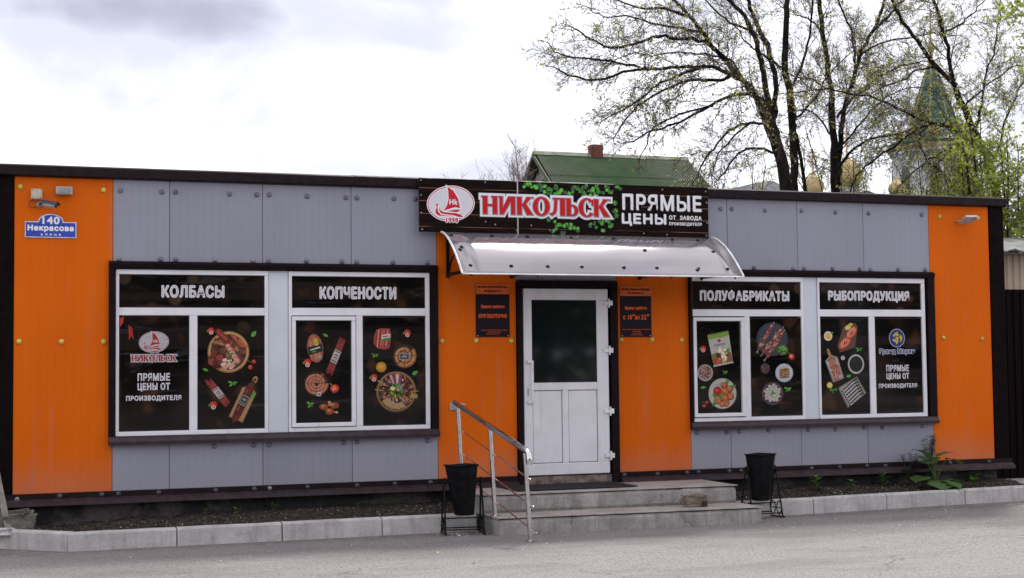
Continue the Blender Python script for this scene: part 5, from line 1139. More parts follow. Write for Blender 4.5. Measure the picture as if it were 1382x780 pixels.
# steps
st = thing('concrete_steps', 'two broad worn concrete steps in front of the white shop door', 'steps', (6.0, -.7, 0))
def slab(name, x0, x1, y0, y1, z0, z1, skew=0):
    nx, ny, nz = 44, 8, 5; bm = bmesh.new(); 
    pts = {}
    def V(i, j, k):
        if (i, j, k) not in pts:
            x = x0+(x1-x0)*i/nx; y = y0+(y1-y0)*j/ny; z = z0+(z1-z0)*k/nz
            if k == nz and j == 0: y += .012+.010*abs(noise.noise(Vector((x*6, 0, z1)))); z -= .008+.012*max(0, noise.noise(Vector((x*5, 1, z1))))
            if (i in (0, nx)) and k == nz: x += .012 if i == 0 else -.012; z -= .005
            if (i in (0, nx)) and j == 0: x += .016 if i == 0 else -.016
            if k == 0 and z0 > .1 and j == 0: y += .02
            w = .006*noise.noise(Vector((x*2.2, y*2.2, z*2.2+5))); y += w*(1 if j == 0 else 0); z += w*.8*(1 if k == nz else 0); y += skew*(x-x0)
            pts[(i, j, k)] = bm.verts.new((x, y, z))
        return pts[(i, j, k)]
    for i in range(nx):
        for j in range(ny): bm.faces.new((V(i, j, nz), V(i+1, j, nz), V(i+1, j+1, nz), V(i, j+1, nz)))
        for k in range(nz): bm.faces.new((V(i, 0, k), V(i+1, 0, k), V(i+1, 0, k+1), V(i, 0, k+1)))
    for j in range(ny):
        for k in range(nz): bm.faces.new((V(0, j+1, k), V(0, j, k), V(0, j, k+1), V(0, j+1, k+1))); bm.faces.new((V(nx, j, k), V(nx, j+1, k), V(nx, j+1, k+1), V(nx, j, k+1)))
    for i in range(nx):
        for k in range(nz): bm.faces.new((V(i+1, ny, k), V(i, ny, k), V(i, ny, k+1), V(i+1, ny, k+1)))
    bm.verts.index_update(); b = MB(); b.add([v.co[:] for v in bm.verts], [[v.index for v in f.verts] for f in bm.faces]); bm.free()
    top = b.f[:]; b.mi = [1 if all(b.v[q][2] > z1-.022 for q in f) and max(b.v[q][1] for q in f)-min(b.v[q][1] for q in f) > .02 else 0 for f in b.f]
    return b.build(name, ['concrete', 'concrete_top'], st)
slab('lower_step', 4.54, 7.450, -1.398, -.6, -.04, .158, -.03)
slab('upper_step', 4.51, 7.435, -.928, .02, .165, .350, -.01)
def tread(name, x0, x1, y0, y1, z0, z1, skew, seed):
    n = 60; b = MB(); vs = []; r = rand(seed)
    for i in range(n+1):
        x = x0+(x1-x0)*i/n; s = Vector((x*7, seed, 0)); e = .010*noise.noise(s)+.008*noise.noise(s*3.1)-(.018 if r.random() < .07 else 0); yy = y0-e+skew*(x-x0)
        zt = z1+.002*noise.noise(s*2)
        vs += [(x, y1, zt), (x, yy+.016, zt), (x, yy, zt-.004), (x, yy+.001, z0+.001*noise.noise(s*4)), (x, y1, z0)]
    fs = [(i*5+k, i*5+k+1, (i+1)*5+k+1, (i+1)*5+k) for i in range(n) for k in range(4)]+[(0, 1, 2, 3, 4), tuple(n*5+k for k in (4, 3, 2, 1, 0))]
    b.add(vs, fs); return b.build(name, 'concrete_top', st)
b = MB(); b.box(4.58, 7.41, -1.36, -.62, .10, .1605); b.build('lower_gap_fill', 'foundation', st); b = MB(); b.box(4.55, 7.40, -.90, .0, .30, .3525); b.build('upper_gap_fill', 'foundation', st)  # dark fill in the tread gaps, strengthening the shade line there
tread('lower_step_tread', 4.53, 7.46, -1.404, -.6, .161, .170, -.03, 3)
tread('upper_step_tread', 4.50, 7.445, -.934, .02, .353, .362, -.01, 4)
t = thing('doormat', 'black rubber doormat lying on the top step before the door', 'doormat', (5.95, -.45, .368))
b = MB(); b.box(4.98, 6.36, -.74, -.10, .370, .380, .003); o = b.build('mat', 'rubber', t)
b = MB()
for k in range(31): x = 5.01+k*.043; b.box(x, x+.012, -.72, -.12, .3802, .3845)
b.build('mat_rib', 'rubber', t)
# broken stone on the lower step
def rock(name, mat, c, sx, sy, sz, seed, sub=3, rough=.22, flat=True):
    bm = bmesh.new(); bmesh.ops.create_icosphere(bm, subdivisions=sub, radius=1); s = Vector((seed, seed*2, seed*3))
    for v in bm.verts:
        n = v.co.normalized(); q = Vector([math.copysign(abs(a)**.42, a) for a in n]); q *= 1+rough*noise.noise(n*2.0+s)+rough*.5*noise.noise(n*5+s); v.co = Vector((q.x*sx, q.y*sy, max(q.z, -1)*sz))
    bm.verts.index_update(); b = MB(); zmin = min(v.co.z for v in bm.verts)
    b.add([(c[0]+v.co.x, c[1]+v.co.y, c[2]+v.co.z-zmin) for v in bm.verts], [[v.index for v in f.verts] for f in bm.faces]); bm.free()
    return b.build(name, mat)
o = rock('broken_brick', 'stone', (6.80, -1.18, .170), .135, .065, .062, 3.3, 4, .35); tag(o, 'broken grey brown piece of hollow brick lying on the lower step', 'brick')
b = MB(); b.box(6.86, 6.915, -1.266, -1.245, .185, .235, .004); h = b.build('hollow', 'gasket', o)
o = rock('concrete_rubble', 'rubble', (.02, -.30, .13), .17, .13, .10, 7.1, 4, .5); tag(o, 'rough lump of concrete rubble at the left end of the planting bed', 'rubble')
o = rock('paving_fragment', 'kerb', (-.10, -.42, .12), .12, .08, .04, 2.1, 3, .3); tag(o, 'pale broken paving fragment in front of the rubble lump', 'stone')
b = MB(); A = Vector((-.03, -.44, .12)); B_ = Vector((-.165, -.30, .78)); d = (B_-A).normalized(); u = Vector((1, 0, 0)); u = (u-d*u.dot(d)).normalized(); w = d.cross(u)
vs = [A+u*a*.030+w*c2*.014 for a, c2 in ((-1, -1), (1, -1), (1, 1), (-1, 1))]+[B_+u*a*.030+w*c2*.014 for a, c2 in ((-1, -1), (1, -1), (1, 1), (-1, 1))]
b.add(vs, [(0, 1, 2, 3), (7, 6, 5, 4), (0, 4, 5, 1), (1, 5, 6, 2), (2, 6, 7, 3), (3, 7, 4, 0)]); o = b.build('leaning_plank', 'plank'); tag(o, 'weathered grey plank leaning at the left corner of the shop', 'plank')

# ---- handrail
hr = thing('handrail', 'polished steel handrail with three posts on the left of the steps', 'handrail', (4.54, -1.2, 0))
PO = [((4.485, -.42), .362, 1.235), ((4.575, -1.20), .168, 1.030), ((4.645, -2.02), .0, .830)]
for (x, y), z0, z1 in PO:
    b = MB(); b.tube([(x, y, z0), (x-.045, y, z1)], .0225, 14); b.tube([(x-.045, y, z1), (x-.045, y, z1+.008)], [.025, .020], 14); p = b.build('post', 'steel', hr, smooth=True)
    b = MB(); b.lathe([(.052, 0), (.052, .007), (.040, .012), (.024, .018)], (x, y, z0+.001), 18); b.build('base_plate', 'steel', p, smooth=True)
top = []
for t_ in range(13):
    u = t_/12; x = 4.43+(4.60-4.43)*u; y = -.33+(-2.07+.33)*u; z = 1.297+(.860-1.297)*u; top.append((x, y, z))
b = MB(); b.tube(top+[(4.604, -2.10, .845), (4.606, -2.118, .815), (4.606, -2.118, .765), (4.606, -2.115, .738)], .029, 14); b.build('grab_rail', 'steel', hr, smooth=True)
b = MB(); b.box(4.475, 4.625, -.018, -.001, 1.205, 1.285, .003); b.box(4.535, 4.565, -.30, -.0185, 1.262, 1.278, .003); b.tube([(4.555, -.30, 1.27), (4.435, -.345, 1.285)], .010, 8); b.build('wall_bracket', 'alu', hr)
b = MB(); [b.lathe([(.010, 0), (.008, .006)], (x, -.0185, 1.245), 6, 'y') for x in (4.50, 4.60)]; b.build('bracket_bolt', 'bolt_steel', hr)
for (x, y), z0, z1 in PO:
    b = MB(); b.tube([(x-.045, y, z1+.006), (x-.045, y+.005, z1+.045)], .006, 6); b.build('rail_pin', 'steel', hr)
for dz, a, e in ((-.235, 0, .02), (-.485, 0, .05), (-.72, 1, .09)):
    P = []
    for i, ((x, y), z0, z1) in enumerate(PO): P.append(Vector((x-.022+(-dz)*.045/.8, y, z1+dz)))
    P0 = P[a] if a == 0 else P[1]+(P[0]-P[1])*.62
    P3 = P[2]+(P[2]-P[1]).normalized()*e
    b = MB(); b.tube([P0, P[1], P[2], P3] if a == 0 else [P0, P[1], P[2], P3], .0075, 8); b.lathe([(.004, -.010), (.010, -.006), (.011, 0), (.010, .006), (.004, .010)], P3, 8); b.build('infill_rod', 'steel', hr, smooth=True)

# ---- litter bins
def bin_(loc, rz, tilt, label):
    t = thing('litter_bin', label, 'litter bin', loc, 'black litter bins beside the steps')
    o = Vector(loc)
    def Rz(p): x, y, z = p; return (o.x+x*math.cos(rz)-y*math.sin(rz), o.y+x*math.sin(rz)+y*math.cos(rz), o.z+z)
    cx = lambda p: Rz((p[0]+tilt*(p[2]-.45), p[1], p[2]))
    b = MB(); n = 8; prof = [(.090, .185), (.100, .19), (.165, .668), (.180, .680), (.182, .688), (.168, .689), (.155, .66), (.090, .20)]
    vs = []; fs = []
    for (r, z) in prof:
        for k in range(n): a = PI/8+k*PI/4; vs.append(cx((r*math.cos(a)*1.02, r*math.sin(a)*.92, z+.006*math.sin(k*2.2)*(z > .6))))
    for i in range(len(prof)-1):
        for k in range(n): k2 = (k+1) % n; fs.append((i*n+k, i*n+k2, (i+1)*n+k2, (i+1)*n+k))
    fs.append(tuple(range(n-1, -1, -1))); fs.append(tuple(range((len(prof)-1)*n, len(prof)*n)))
    b.add(vs, fs); b.build('bucket', 'black_rough', t)
    for s in (-1, 1):
        X = s*.185
        b = MB(); b.tube([Rz((X, .0, .52)), Rz((X*1.03, -.03, .45)), Rz((X*1.05, -.07, .25)), Rz((X*1.06, -.11, .05)), Rz((X*1.06, -.12, .012))], .009, 6)
        b.build('leg', 'black_metal', t, smooth=True)
        b = MB(); b.tube([Rz((X, .0, .52)), Rz((X*1.03, .03, .45)), Rz((X*1.05, .07, .25)), Rz((X*1.06, .11, .05)), Rz((X*1.06, .12, .012))], .009, 6)
        b.build('leg', 'black_metal', t, smooth=True)
        b = MB(); b.tube([Rz((X*.99, .035*math.cos(a), .52+.038*math.sin(a))) for a in [k*PI/5.5 for k in range(12)]], .007, 6); b.build('pivot_ring', 'black_metal', t, smooth=True)
        b = MB(); b.tube([Rz((s*.150, 0, .52)), Rz((X*1.04, 0, .52))], .011, 8); b.build('pivot_pin', 'black_metal', t, smooth=True)
        b = MB(); b.tube([Rz((X*1.06, -.15, .008)), Rz((X*1.06, .15, .008))], .009, 6); b.build('foot_bar', 'black_metal', t)
    b = MB(); b.tube([Rz((-.196, -.10, .05)), Rz((.196, -.10, .05))], .007, 6); b.tube([Rz((-.196, .10, .05)), Rz((.196, .10, .05))], .007, 6); b.tube([Rz((-.196, 0, .155)), Rz((.196, 0, .155))], .007, 6); b.build('cross_bar', 'black_metal', t)
    for s in (-1, 1):   # scrolls between the legs
        b = MB()
        for u0, q in ((-.055, 1), (.055, -1)):
            P = []
            for k in range(15):
                a = k/14*2*PI*1.05+PI/2; P.append(Rz((s*.196, u0+q*.042*math.cos(a), .10+.075*math.sin(a))))
            b.tube(P, .006, 6, False)
        b.tube([Rz((s*.196, -.055-.04, .10)), Rz((s*.196, .055+.04, .10))], .005, 6); b.build('scroll', 'black_metal', t, smooth=True)
    return t
bin_((4.265, -1.10, .002), -.12, -.055, 'black tapered litter bin on a tilting stand at the left end of the steps')
bin_((7.705, -1.00, .002), .12, .0, 'black tapered litter bin on a scrolled stand at the right end of the steps')

# ---- petals and litter on the asphalt
rnd = rand(8); b = MB()
def fleck(x, y, z, s):
    a = rnd.uniform(0, 6.3); vs = [(x+s*rnd.uniform(.5, 1)*math.cos(a+k*PI/2), y+s*rnd.uniform(.5, 1)*math.sin(a+k*PI/2), z+rnd.uniform(.001, .008)) for k in range(4)]
    b.add(vs, [(0, 1, 2, 3)])
for _ in range(210):
    x = rnd.choice((rnd.uniform(0, 12), rnd.uniform(7, 12.5))); y = -1.0-abs(rnd.gauss(0, 1.0))-.1 if rnd.random() < .75 else rnd.uniform(-6, -1)
    if 4.5 < x < 7.5 and y > -1.45: y -= .5
    if y > ky(x)-.05: y = ky(x)-.05
    fleck(x, y, gz(x, y), rnd.uniform(.006, .017))
for _ in range(90): x = rnd.gauss(4.2, .18); y = rnd.gauss(-1.15, .10); fleck(x, min(y, -.92), .002, rnd.uniform(.006, .014))
for _ in range(120): x = rnd.uniform(0, 12); x = x if x < 4.5 or x > 7.45 else 9; fleck(x, ky(x)+rnd.uniform(.13, .6), soilz(x, ky(x)+.3)+.02, rnd.uniform(.005, .012))
tag(b.build('petal_litter', 'petal', fix=False), 'white petals and paper flecks scattered over the asphalt', 'litter', kind='stuff')
b = MB()
for _ in range(60): x = rnd.uniform(0, 12); y = rnd.uniform(-5, -1.5); fleck(x, y, gz(x, y), rnd.uniform(.008, .020))
tag(b.build('leaf_litter', 'dryleaf', fix=False), 'small brown dry leaves scattered over the asphalt', 'litter', kind='stuff')

# ---- plants of the bed
def leafblade(b, p, d, L, W, droop=.3, lobes=0, rnd=None, fold=.15):
    """one leaf: a strip of quads along d, bending down, wavy outline"""
    d = Vector(d).normalized(); up = Vector((0, 0, 1)); sd = d.cross(up); sd = sd.normalized() if sd.length > .01 else Vector((1, 0, 0)); nn = sd.cross(d)
    n = 7; vs = []
    for i in range(n+1):
        t = i/n; c = Vector(p)+d*L*t-Vector((0, 0, 1))*droop*L*t*t
        w = W*(math.sin(PI*min(1, t*.93+.06))**.75)*(1+(.28*math.sin(t*PI*lobes) if lobes else 0))
        j = (rnd.uniform(-.1, .1) if rnd else 0)*W
        vs += [c-sd*(w+j)+nn*fold*w, c, c+sd*(w-j)+nn*fold*w]
    b.add(vs, [(i*3+k, i*3+k+1, i*3+k+4, i*3+k+3) for i in range(n) for k in range(2)])
def weed(x, y, h, n, label, mat='weed', lobes=0, grp=None, W=.4, seed=1):
    r = rand(seed); z = soilz(x, y)-.01
    t = thing('weed', label, 'weed', (x, y, z), grp)
    b = MB(); b.tube([(x, y, z), (x+r.uniform(-.01, .01), y, z+h*.8)], [.004, .002], 5); b.build('stem', mat, t)
    for k in range(n):
        b = MB(); a = k*2.4+r.uniform(-.3, .3); q = r.uniform(.4, .8); zz = z+h*(.15+.8*k/n)
        leafblade(b, (x, y, zz), (math.cos(a), math.sin(a), q), h*r.uniform(.5, .75), h*W*.35, .3, lobes, r); b.build('leaf', mat, t, fix=False)
G = 'young green weeds in the soil bed'
weed(2.12, -.35, .12, 7, 'small green weed in the soil under the left window', grp=G, seed=1)
weed(1.30, -.55, .09, 6, 'low sprout near the kerb in the left bed', grp=G, seed=2)
weed(2.55, .0, .16, 8, 'upright seedling against the foundation below the pale panel', grp=G, seed=3, W=.5)
weed(3.80, -.02, .10, 7, 'pale green sprout nearest the left litter bin', grp=G, seed=4)
weed(3.42, -.15, .09, 6, 'tiny weed below the smoked meats window', grp=G, seed=5)
weed(1.85, -.1, .09, 5, 'two-leaved seedling mid way along the left bed', grp=G, seed=6)
weed(8.85, -.25, .19, 12, 'feathery green weed just right of the right litter bin', grp=G, lobes=5, seed=7)
weed(9.30, -.30, .16, 8, 'lobed weed below the pale panel of the right windows', grp=G, lobes=3, seed=8)
weed(9.85, -.10, .17, 9, 'spreading three-leaved weed left of the big-leaved plant', grp=G, lobes=3, seed=9, W=.6)
weed(10.98, -.33, .16, 6, 'broad-leaved young weed right of the big-leaved plant', grp=G, lobes=2, seed=10, W=.8)
weed(11.15, -.05, .15, 12, 'low tuft of weeds by the right end of the foundation', grp=G, lobes=4, seed=11)
weed(8.50, -.45, .07, 5, 'tiny sprout beside the kerb right of the steps', grp=G, seed=12)
weed(.75, -.5, .08, 6, 'small sprout at the left end of the bed', grp=G, seed=13)
# big-leaved plant
r = rand(4); bx, by = 10.42, -.34; bz = soilz(bx, by)
t = thing('burdock_plant', 'big-leaved green burdock plant below the right orange panel', 'plant', (bx, by, bz))
for (dx, dy, h, L, W_, dr, az, up) in ((-.05, .02, .37, .30, .13, .30, 2.95, .75), (-.02, -.02, .34, .23, .13, .35, 3.5, .5), (.03, .0, .37, .24, .14, .30, -.35, .55), (.12, -.06, .34, .22, .14, .6, -.25, .2), (-.05, -.10, .10, .24, .17, .5, -1.9, .1), (.03, -.12, .09, .22, .16, .45, -1.1, .1), (.10, .03, .20, .24, .13, .3, .2, .2), (.14, -.05, .09, .24, .14, .4, -.45, .1), (-.13, -.04, .14, .22, .15, .4, 3.4, .15), (-.02, .10, .28, .20, .13, .3, 1.2, .4)):
    b = MB(); P = Vector((bx+dx, by+dy, bz+h)); b.tube([(bx, by, bz), (bx+dx*.35, by+dy*.35, bz+h*.6), P], [.008, .006, .005], 6); s = b.build('leaf_stalk', 'weed', t, smooth=True)
    b = MB(); leafblade(b, P, (math.cos(az), math.sin(az), up), L, W_, dr, 3.4, r, .12); b.build('leaf', 'burdock', s, smooth=True, fix=False)
def tansy(x, y, h, seed, label):
    r = rand(seed); z = soilz(x, y); t = thing('dry_weed', label, 'weed', (x, y, z), 'thin tall weeds behind the burdock')
    b = MB(); lv = MB()
    for k in range(7):
        a = r.uniform(0, 6.3); P = [Vector((x+r.uniform(-.03, .03), y+r.uniform(-.02, .02), z))]
        for q in range(5): P.append(P[-1]+Vector((math.cos(a)*.025+r.uniform(-.012, .012), math.sin(a)*.015, h/5*r.uniform(.8, 1.1))))
        b.tube(P, [.003, .0025, .002, .002, .0015, .001], 4)
        for q in range(46):
            i = r.randint(1, 4); c = P[i]+(P[i+1]-P[i])*r.random(); aa = r.uniform(0, 6.3); leafblade(lv, c, (math.cos(aa), math.sin(aa), .3), r.uniform(.03, .06), r.uniform(.009, .015), .3)
    b.build('stem', 'tansy', t); o = lv.build('foliage', 'tansy', t, fix=False); o['kind'] = 'stuff'
tansy(10.22, -.12, .42, 31, 'thin dark weed stems standing left behind the burdock leaves')
tansy(10.52, -.05, .58, 32, 'tallest thin weed against the orange panel behind the burdock')

# ================================================================ FENCE AND SHED ON THE RIGHT
fn = thing('metal_fence', 'dark brown profiled metal fence right of the shop', 'fence', (14.2, .5, 0))
def profsheet(x0, x1, y, z0, z1, pitch, depth):
    P = []; x = x0
    while x < x1-1e-6:
        w = min(pitch, x1-x); P += [(x, y), (x+w*.42, y), (x+w*.52, y+depth), (x+w*.88, y+depth)]; x += w
    P.append((x1, y)); b = MB(); n = len(P)
    vs = [(a, c, z0) for a, c in P]+[(a, c, z1) for a, c in P]; b.add(vs, [(i, i+1, n+i+1, n+i) for i in range(n-1)]); return b
for k in range(4):
    x0 = 11.95+k*1.15; b = profsheet(x0, x0+1.149, .5+.001*k, .15, 2.575, .115, .018); o = b.build('fence_sheet', 'fence', fn)
for k in range(3): b = MB(); b.box(12.0+k*2.2, 12.06+k*2.2, .525, .585, .0, 2.5); b.build('fence_post', 'fence', fn)
b = MB(); b.box(11.95, 16.54, .485, .53, 2.576, 2.60); b.build('top_cap', 'fence', fn)
sh = thing('garden_shed', 'beige profiled sheet shed with grey slate roof behind the dark fence', 'shed', (17.3, 4, 0))
for k in range(5):
    x0 = 14.35+k*1.0; b = profsheet(x0, x0+.999, 4, .0, 3.36, .125, .025); b.build('wall_sheet', 'beige_sheet', sh)
b = MB(); b.box(14.36, 19.34, 4.03, 7, 0, 3.34); b.build('shed_body', 'beige_sheet', sh)
b = MB(); n = 64; vs = []
for i in range(n+1):
    x = 14.15+5.4*i/n; z = .022*math.sin(i*PI/2*1.0+.3)
    vs += [(x, 3.72, 3.415+z), (x, 7.2, 3.95+z), (x, 3.72, 3.395+z), (x, 7.2, 3.93+z)]
fs = []
for i in range(n): a = i*4; fs += [(a, a+4, a+5, a+1), (a+2, a+3, a+7, a+6), (a, a+2, a+6, a+4), (a+1, a+5, a+7, a+3)]
b.add(vs, fs); b.build('slate_roof', 'slate', sh)
b = MB(); b.box(14.3, 19.4, 3.98, 4.0, 3.365, 3.392); b.build('eave_board', 'alu', sh)

# ================================================================ HOUSE WITH THE GREEN ROOF
hs = thing('green_roof_house', 'old white brick house with green corrugated roof behind the signboard', 'house', (26.1, 47, 0))
RX0, RX1, RY, RZ, EH, EW = 22.47, 29.85, 45.0, 11.05, 8.1, 4.0   # ridge; eaves
# wavy roof sheets: two courses each side
pitch_x = .118
for side in (-1, 1):
    for course in range(2):
        t0, t1 = (0, .40) if course == 0 else (.38, 1.0)
        n = int((RX1-RX0)/pitch_x)*4; b = MB(); vs = []
        for i in range(n+1):
            x = RX0+(RX1-RX0)*i/n; w = .042*math.cos(i*PI/2)
            for t in (t0, t1):
                vs.append((x+.25*(t if i == n else 0), RY+side*EW*t, RZ-(RZ-EH)*t+w+(.03 if course == 0 else 0)))
        fs = [(i*2, i*2+2, i*2+3, i*2+1) for i in range(n)]; b.add(vs, fs); o = b.build('roof_sheet', 'roofgreen', hs, fix=False)
b = MB(); b.prism([(RY-.20, RZ-.08), (RY, RZ+.10), (RY+.20, RZ-.08)], 'x', RX0-.08, RX1+.05); b.build('ridge_cap', 'ridge', hs)
for side in (-1, 1):
    b = MB(); b.prism([(RY, RZ-.02), (RY+side*EW, EH-.02), (RY+side*EW, EH-.20), (RY, RZ-.22)], 'x', RX0-.10, RX0-.04); b.build('verge_board', 'verge' if side == 1 else 'roofgreen', hs)
    b = MB(); b.prism([(RY, RZ-.05), (RY+side*EW, EH-.05), (RY+side*EW, EH-.09), (RY, RZ-.09)], 'x', RX0-.04, RX0+.40); b.build('eave_soffit', 'verge', hs)
b = MB(); b.box(RX0+.4, RX1-.3, RY-3.4, RY+3.4, 0, 8.45); b.build('house_wall', 'whitebrick', hs)
b = MB(); b.prism([(RY-3.3, 8.5), (RY+3.3, 8.5), (RY, RZ-.14)], 'x', RX0+.46, RX0+.6); b.build('gable_backing', 'mortar', hs)
b0 = MB(); b0.box(0, .10, -.125, .125, -.032, .032, .006); pr = b0.build('brick', 'whitebrick', hs, origin=(0, 0, 0)); me = pr.data; bpy.data.objects.remove(pr)
cnt = 0; rows = 0; z = 9.30
mb = MB()
while z < RZ-.3:
    half = 3.3*(RZ-.14-z-.04)/(RZ-.14-8.5)-.05; y = -half+(.14 if rows % 2 else 0)
    while y+.25 < half:
        if y < .35 or True:
            yy = RY+y+.125
            if not (abs(yy-RY+.0) < .33 and z < 9.95 and (z < 9.62 or (yy-RY)**2+(z-9.62)**2 < .33**2)) and cnt < 290: place(me, 'brick', hs, (RX0+.40, yy, z)); cnt += 1
        y += .27
    z += .082; rows += 1
b = MB(); b.prism([(RY-.3, 9.1), (RY+.3, 9.1), (RY+.3, 9.62), (RY+.21, 9.83), (RY, 9.92), (RY-.21, 9.83), (RY-.3, 9.62)], 'x', RX0+.42, RX0+.458); b.build('attic_window', 'verge', hs)
# chimney of red bricks
ch = MB(); ch.box(25.17, 25.57, 44.80, 45.20, 10.9, 11.42); ch = ch.build('chimney', 'mortar', hs)
b0 = MB(); b0.box(-.075, .075, -.045, .045, -.030, .030, .005); pr = b0.build('brick', 'redbrick', hs, origin=(0, 0, 0)); me = pr.data; bpy.data.objects.remove(pr)
for k in range(8):
    z = 10.97+k*.073; g = .025 if k in (5, 6) else 0
    for i in range(3):
        for fy in (44.77-g, 45.23+g): o = place(me, 'brick', ch, (25.22+i*.15+(.02 if k % 2 else -.02)+R_.uniform(-.008, .008), fy, z))
        for fx in (25.14-g, 25.60+g): o = place(me, 'brick', ch, (fx, 44.85+i*.15, z)); o.rotation_euler.z = PI/2

# dark far roof between the trees
t = thing('far_dark_roofed_house', 'dark hipped roof just showing above the shop between the tree trunks', 'house', (21.5, 23, 0))
b = MB(); b.box(20.2, 22.6, 22.3, 26, 0, 6.3); b.build('wall', 'whitebrick', t)
b = MB(); b.add([(20.0, 22.0, 6.3), (22.8, 22.0, 6.3), (22.8, 26.3, 6.3), (20.0, 26.3, 6.3), (20.95, 23.0, 6.98), (21.65, 23.0, 7.10), (21.65, 25, 7.10), (20.95, 25, 6.98)], [(0, 1, 5, 4), (1, 2, 6, 5), (2, 3, 7, 6), (3, 0, 4, 7), (4, 5, 6, 7), (3, 2, 1, 0)]); b.build('roof', 'far_dark', t)

# ================================================================ CHURCH
cx, cyy = 90.0, 110
chh = thing('church', 'white church with green tent spire and gilded domes behind the trees', 'church', (86, 110, 0))
def ngon(b, c, prof, n, rot=0):
    vs = []; fs = []
    for r, z in prof:
        for k in range(n): a = rot+2*PI*k/n; vs.append((c[0]+r*math.cos(a), c[1]+r*math.sin(a), z))
    for i in range(len(prof)-1):
        for k in range(n): k2 = (k+1) % n; fs.append((i*n+k, i*n+k2, (i+1)*n+k2, (i+1)*n+k))
    fs.append(tuple(range(n-1, -1, -1))); fs.append(tuple(range((len(prof)-1)*n, len(prof)*n))); b.add(vs, fs)
RT = [(2.45, 25.3), (2.25, 26.0), (1.15, 29.6), (.36, 31.9)]
b = MB(); ngon(b, (cx, cyy), RT, 8, PI/8-.35); b.build('tent_roof', 'church_green', chh)
for k in range(8):
    a = PI/8-.35+k*PI/4; b = MB(); b.tube([(cx+r*1.01*math.cos(a), cyy+r*1.01*math.sin(a), z) for r, z in RT], .06, 6); b.build('gilded_rib', 'gold', chh)
b = MB(); b.lathe([(.38, 31.8), (.40, 32.1), (.20, 32.4), (.16, 32.9), (.30, 33.3), (.35, 33.6), (.24, 33.95), (.10, 34.4), (.04, 35.6)], (cx, cyy, 0), 14); d = b.build('onion_dome', 'gold', chh, smooth=True)
def cross(x, y, z, s, parent):
    b = MB(); b.box(x-.05*s, x+.05*s, y-.05, y+.05, z, z+2.0*s); b.box(x-.55*s, x+.55*s, y-.045, y+.045, z+1.25*s, z+1.35*s); b.box(x-.28*s, x+.28*s, y-.045, y+.045, z+1.6*s, z+1.68*s)
    b.add([(x-.3*s, y-.045, z+.85*s), (x+.3*s, y-.045, z+.6*s), (x+.3*s, y-.045, z+.7*s), (x-.3*s, y-.045, z+.95*s), (x-.3*s, y+.045, z+.85*s), (x+.3*s, y+.045, z+.6*s), (x+.3*s, y+.045, z+.7*s), (x-.3*s, y+.045, z+.95*s)], [(0, 1, 2, 3), (7, 6, 5, 4), (0, 4, 5, 1), (2, 6, 7, 3)]); b.build('cross', 'gold', parent)
cross(cx, cyy, 35.5, .95, d)
b = MB(); ngon(b, (cx, cyy), [(2.7, 24.2), (2.7, 25.3)], 8, PI/8-.35); b.build('spire_base', 'church_white', chh)
b = MB(); b.lathe([(4.2, 23.2), (4.45, 23.35), (4.5, 23.7), (2.75, 24.6)], (cx, cyy, 0), 32); b.build('skirt_roof', 'church_green', chh, smooth=True)
b = MB(); b.lathe([(4.56, 23.0), (4.6, 23.1), (4.6, 23.32), (4.5, 23.36)], (cx, cyy, 0), 32); b.build('gilded_cornice', 'gold', chh, smooth=True)
b = MB(); b.lathe([(4.1, 0), (4.1, 22.4), (4.35, 22.6), (4.35, 22.98)], (cx, cyy, 0), 32); b.build('bell_tower', 'church_white', chh, smooth=True)
for k in range(8):
    a = -PI/2+.2+k*PI/4; b = MB(); X, Y = cx+4.1*math.cos(a), cyy+4.1*math.sin(a)
    tx, ty = -math.sin(a), math.cos(a); P = [(-.55, 18.2), (.55, 18.2), (.55, 20.6), (.35, 21.1), (0, 21.35), (-.35, 21.1), (-.55, 20.6)]
    b.add([(X+tx*u-math.cos(a)*.1, Y+ty*u-math.sin(a)*.1, z) for u, z in P]+[(X+tx*u+math.cos(a)*.06, Y+ty*u+math.sin(a)*.06, z) for u, z in P], [tuple(range(7)), tuple(range(13, 6, -1))]+[(i, (i+1) % 7, 7+(i+1) % 7, 7+i) for i in range(7)]); b.build('window', 'church_glass', chh)
    a2 = a+PI/8; b = MB(); b.tube([(cx+4.18*math.cos(a2), cyy+4.18*math.sin(a2), 10), (cx+4.18*math.cos(a2), cyy+4.18*math.sin(a2), 22.4)], .22, 8); b.build('half_column', 'church_white', chh, smooth=True)
for k in range(8):
    a = -PI/2+.2+k*PI/4; b = MB(); X, Y = cx+3.3*math.cos(a), cyy+3.3*math.sin(a); b.lathe([(.30, 23.6), (.32, 24.2), (.42, 24.5), (.45, 24.75), (.3, 25.05), (.08, 25.35), (.03, 25.7)], (X, Y, 0), 10); b.build('small_dome', 'gold', chh, smooth=True)
b = MB(); b.box(70, 86, 104, 122, 0, 15.5); b.build('nave', 'church_white', chh)
b = MB(); b.prism([(69.8, 15.4), (86.2, 15.4), (78, 18.0)], 'y', 103.8, 122); b.build('nave_roof', 'church_green', chh)
for X, Y, zc, s, cr in ((77.3, 106, 18.6, 1.5, 1.25), (72.95, 105, 17.6, 1.05, 1.1), (82.1, 105, 17.8, .85, .0)):
    b = MB(); b.lathe([(.62*s, 14), (.62*s, zc-.1*s)], (X, Y, 0), 14); dr = b.build('dome_drum', 'church_white', chh, smooth=True)
    b = MB(); b.lathe([(.6*s, zc-.1*s), (.75*s, zc+.05*s), (.98*s, zc+.55*s), (.95*s, zc+.95*s), (.65*s, zc+1.35*s), (.25*s, zc+1.7*s), (.05*s, zc+2.1*s)], (X, Y, 0), 16); o = b.build('onion_dome', 'gold', chh, smooth=True)
    if cr: cross(X, Y, zc+2.0*s, cr, o)

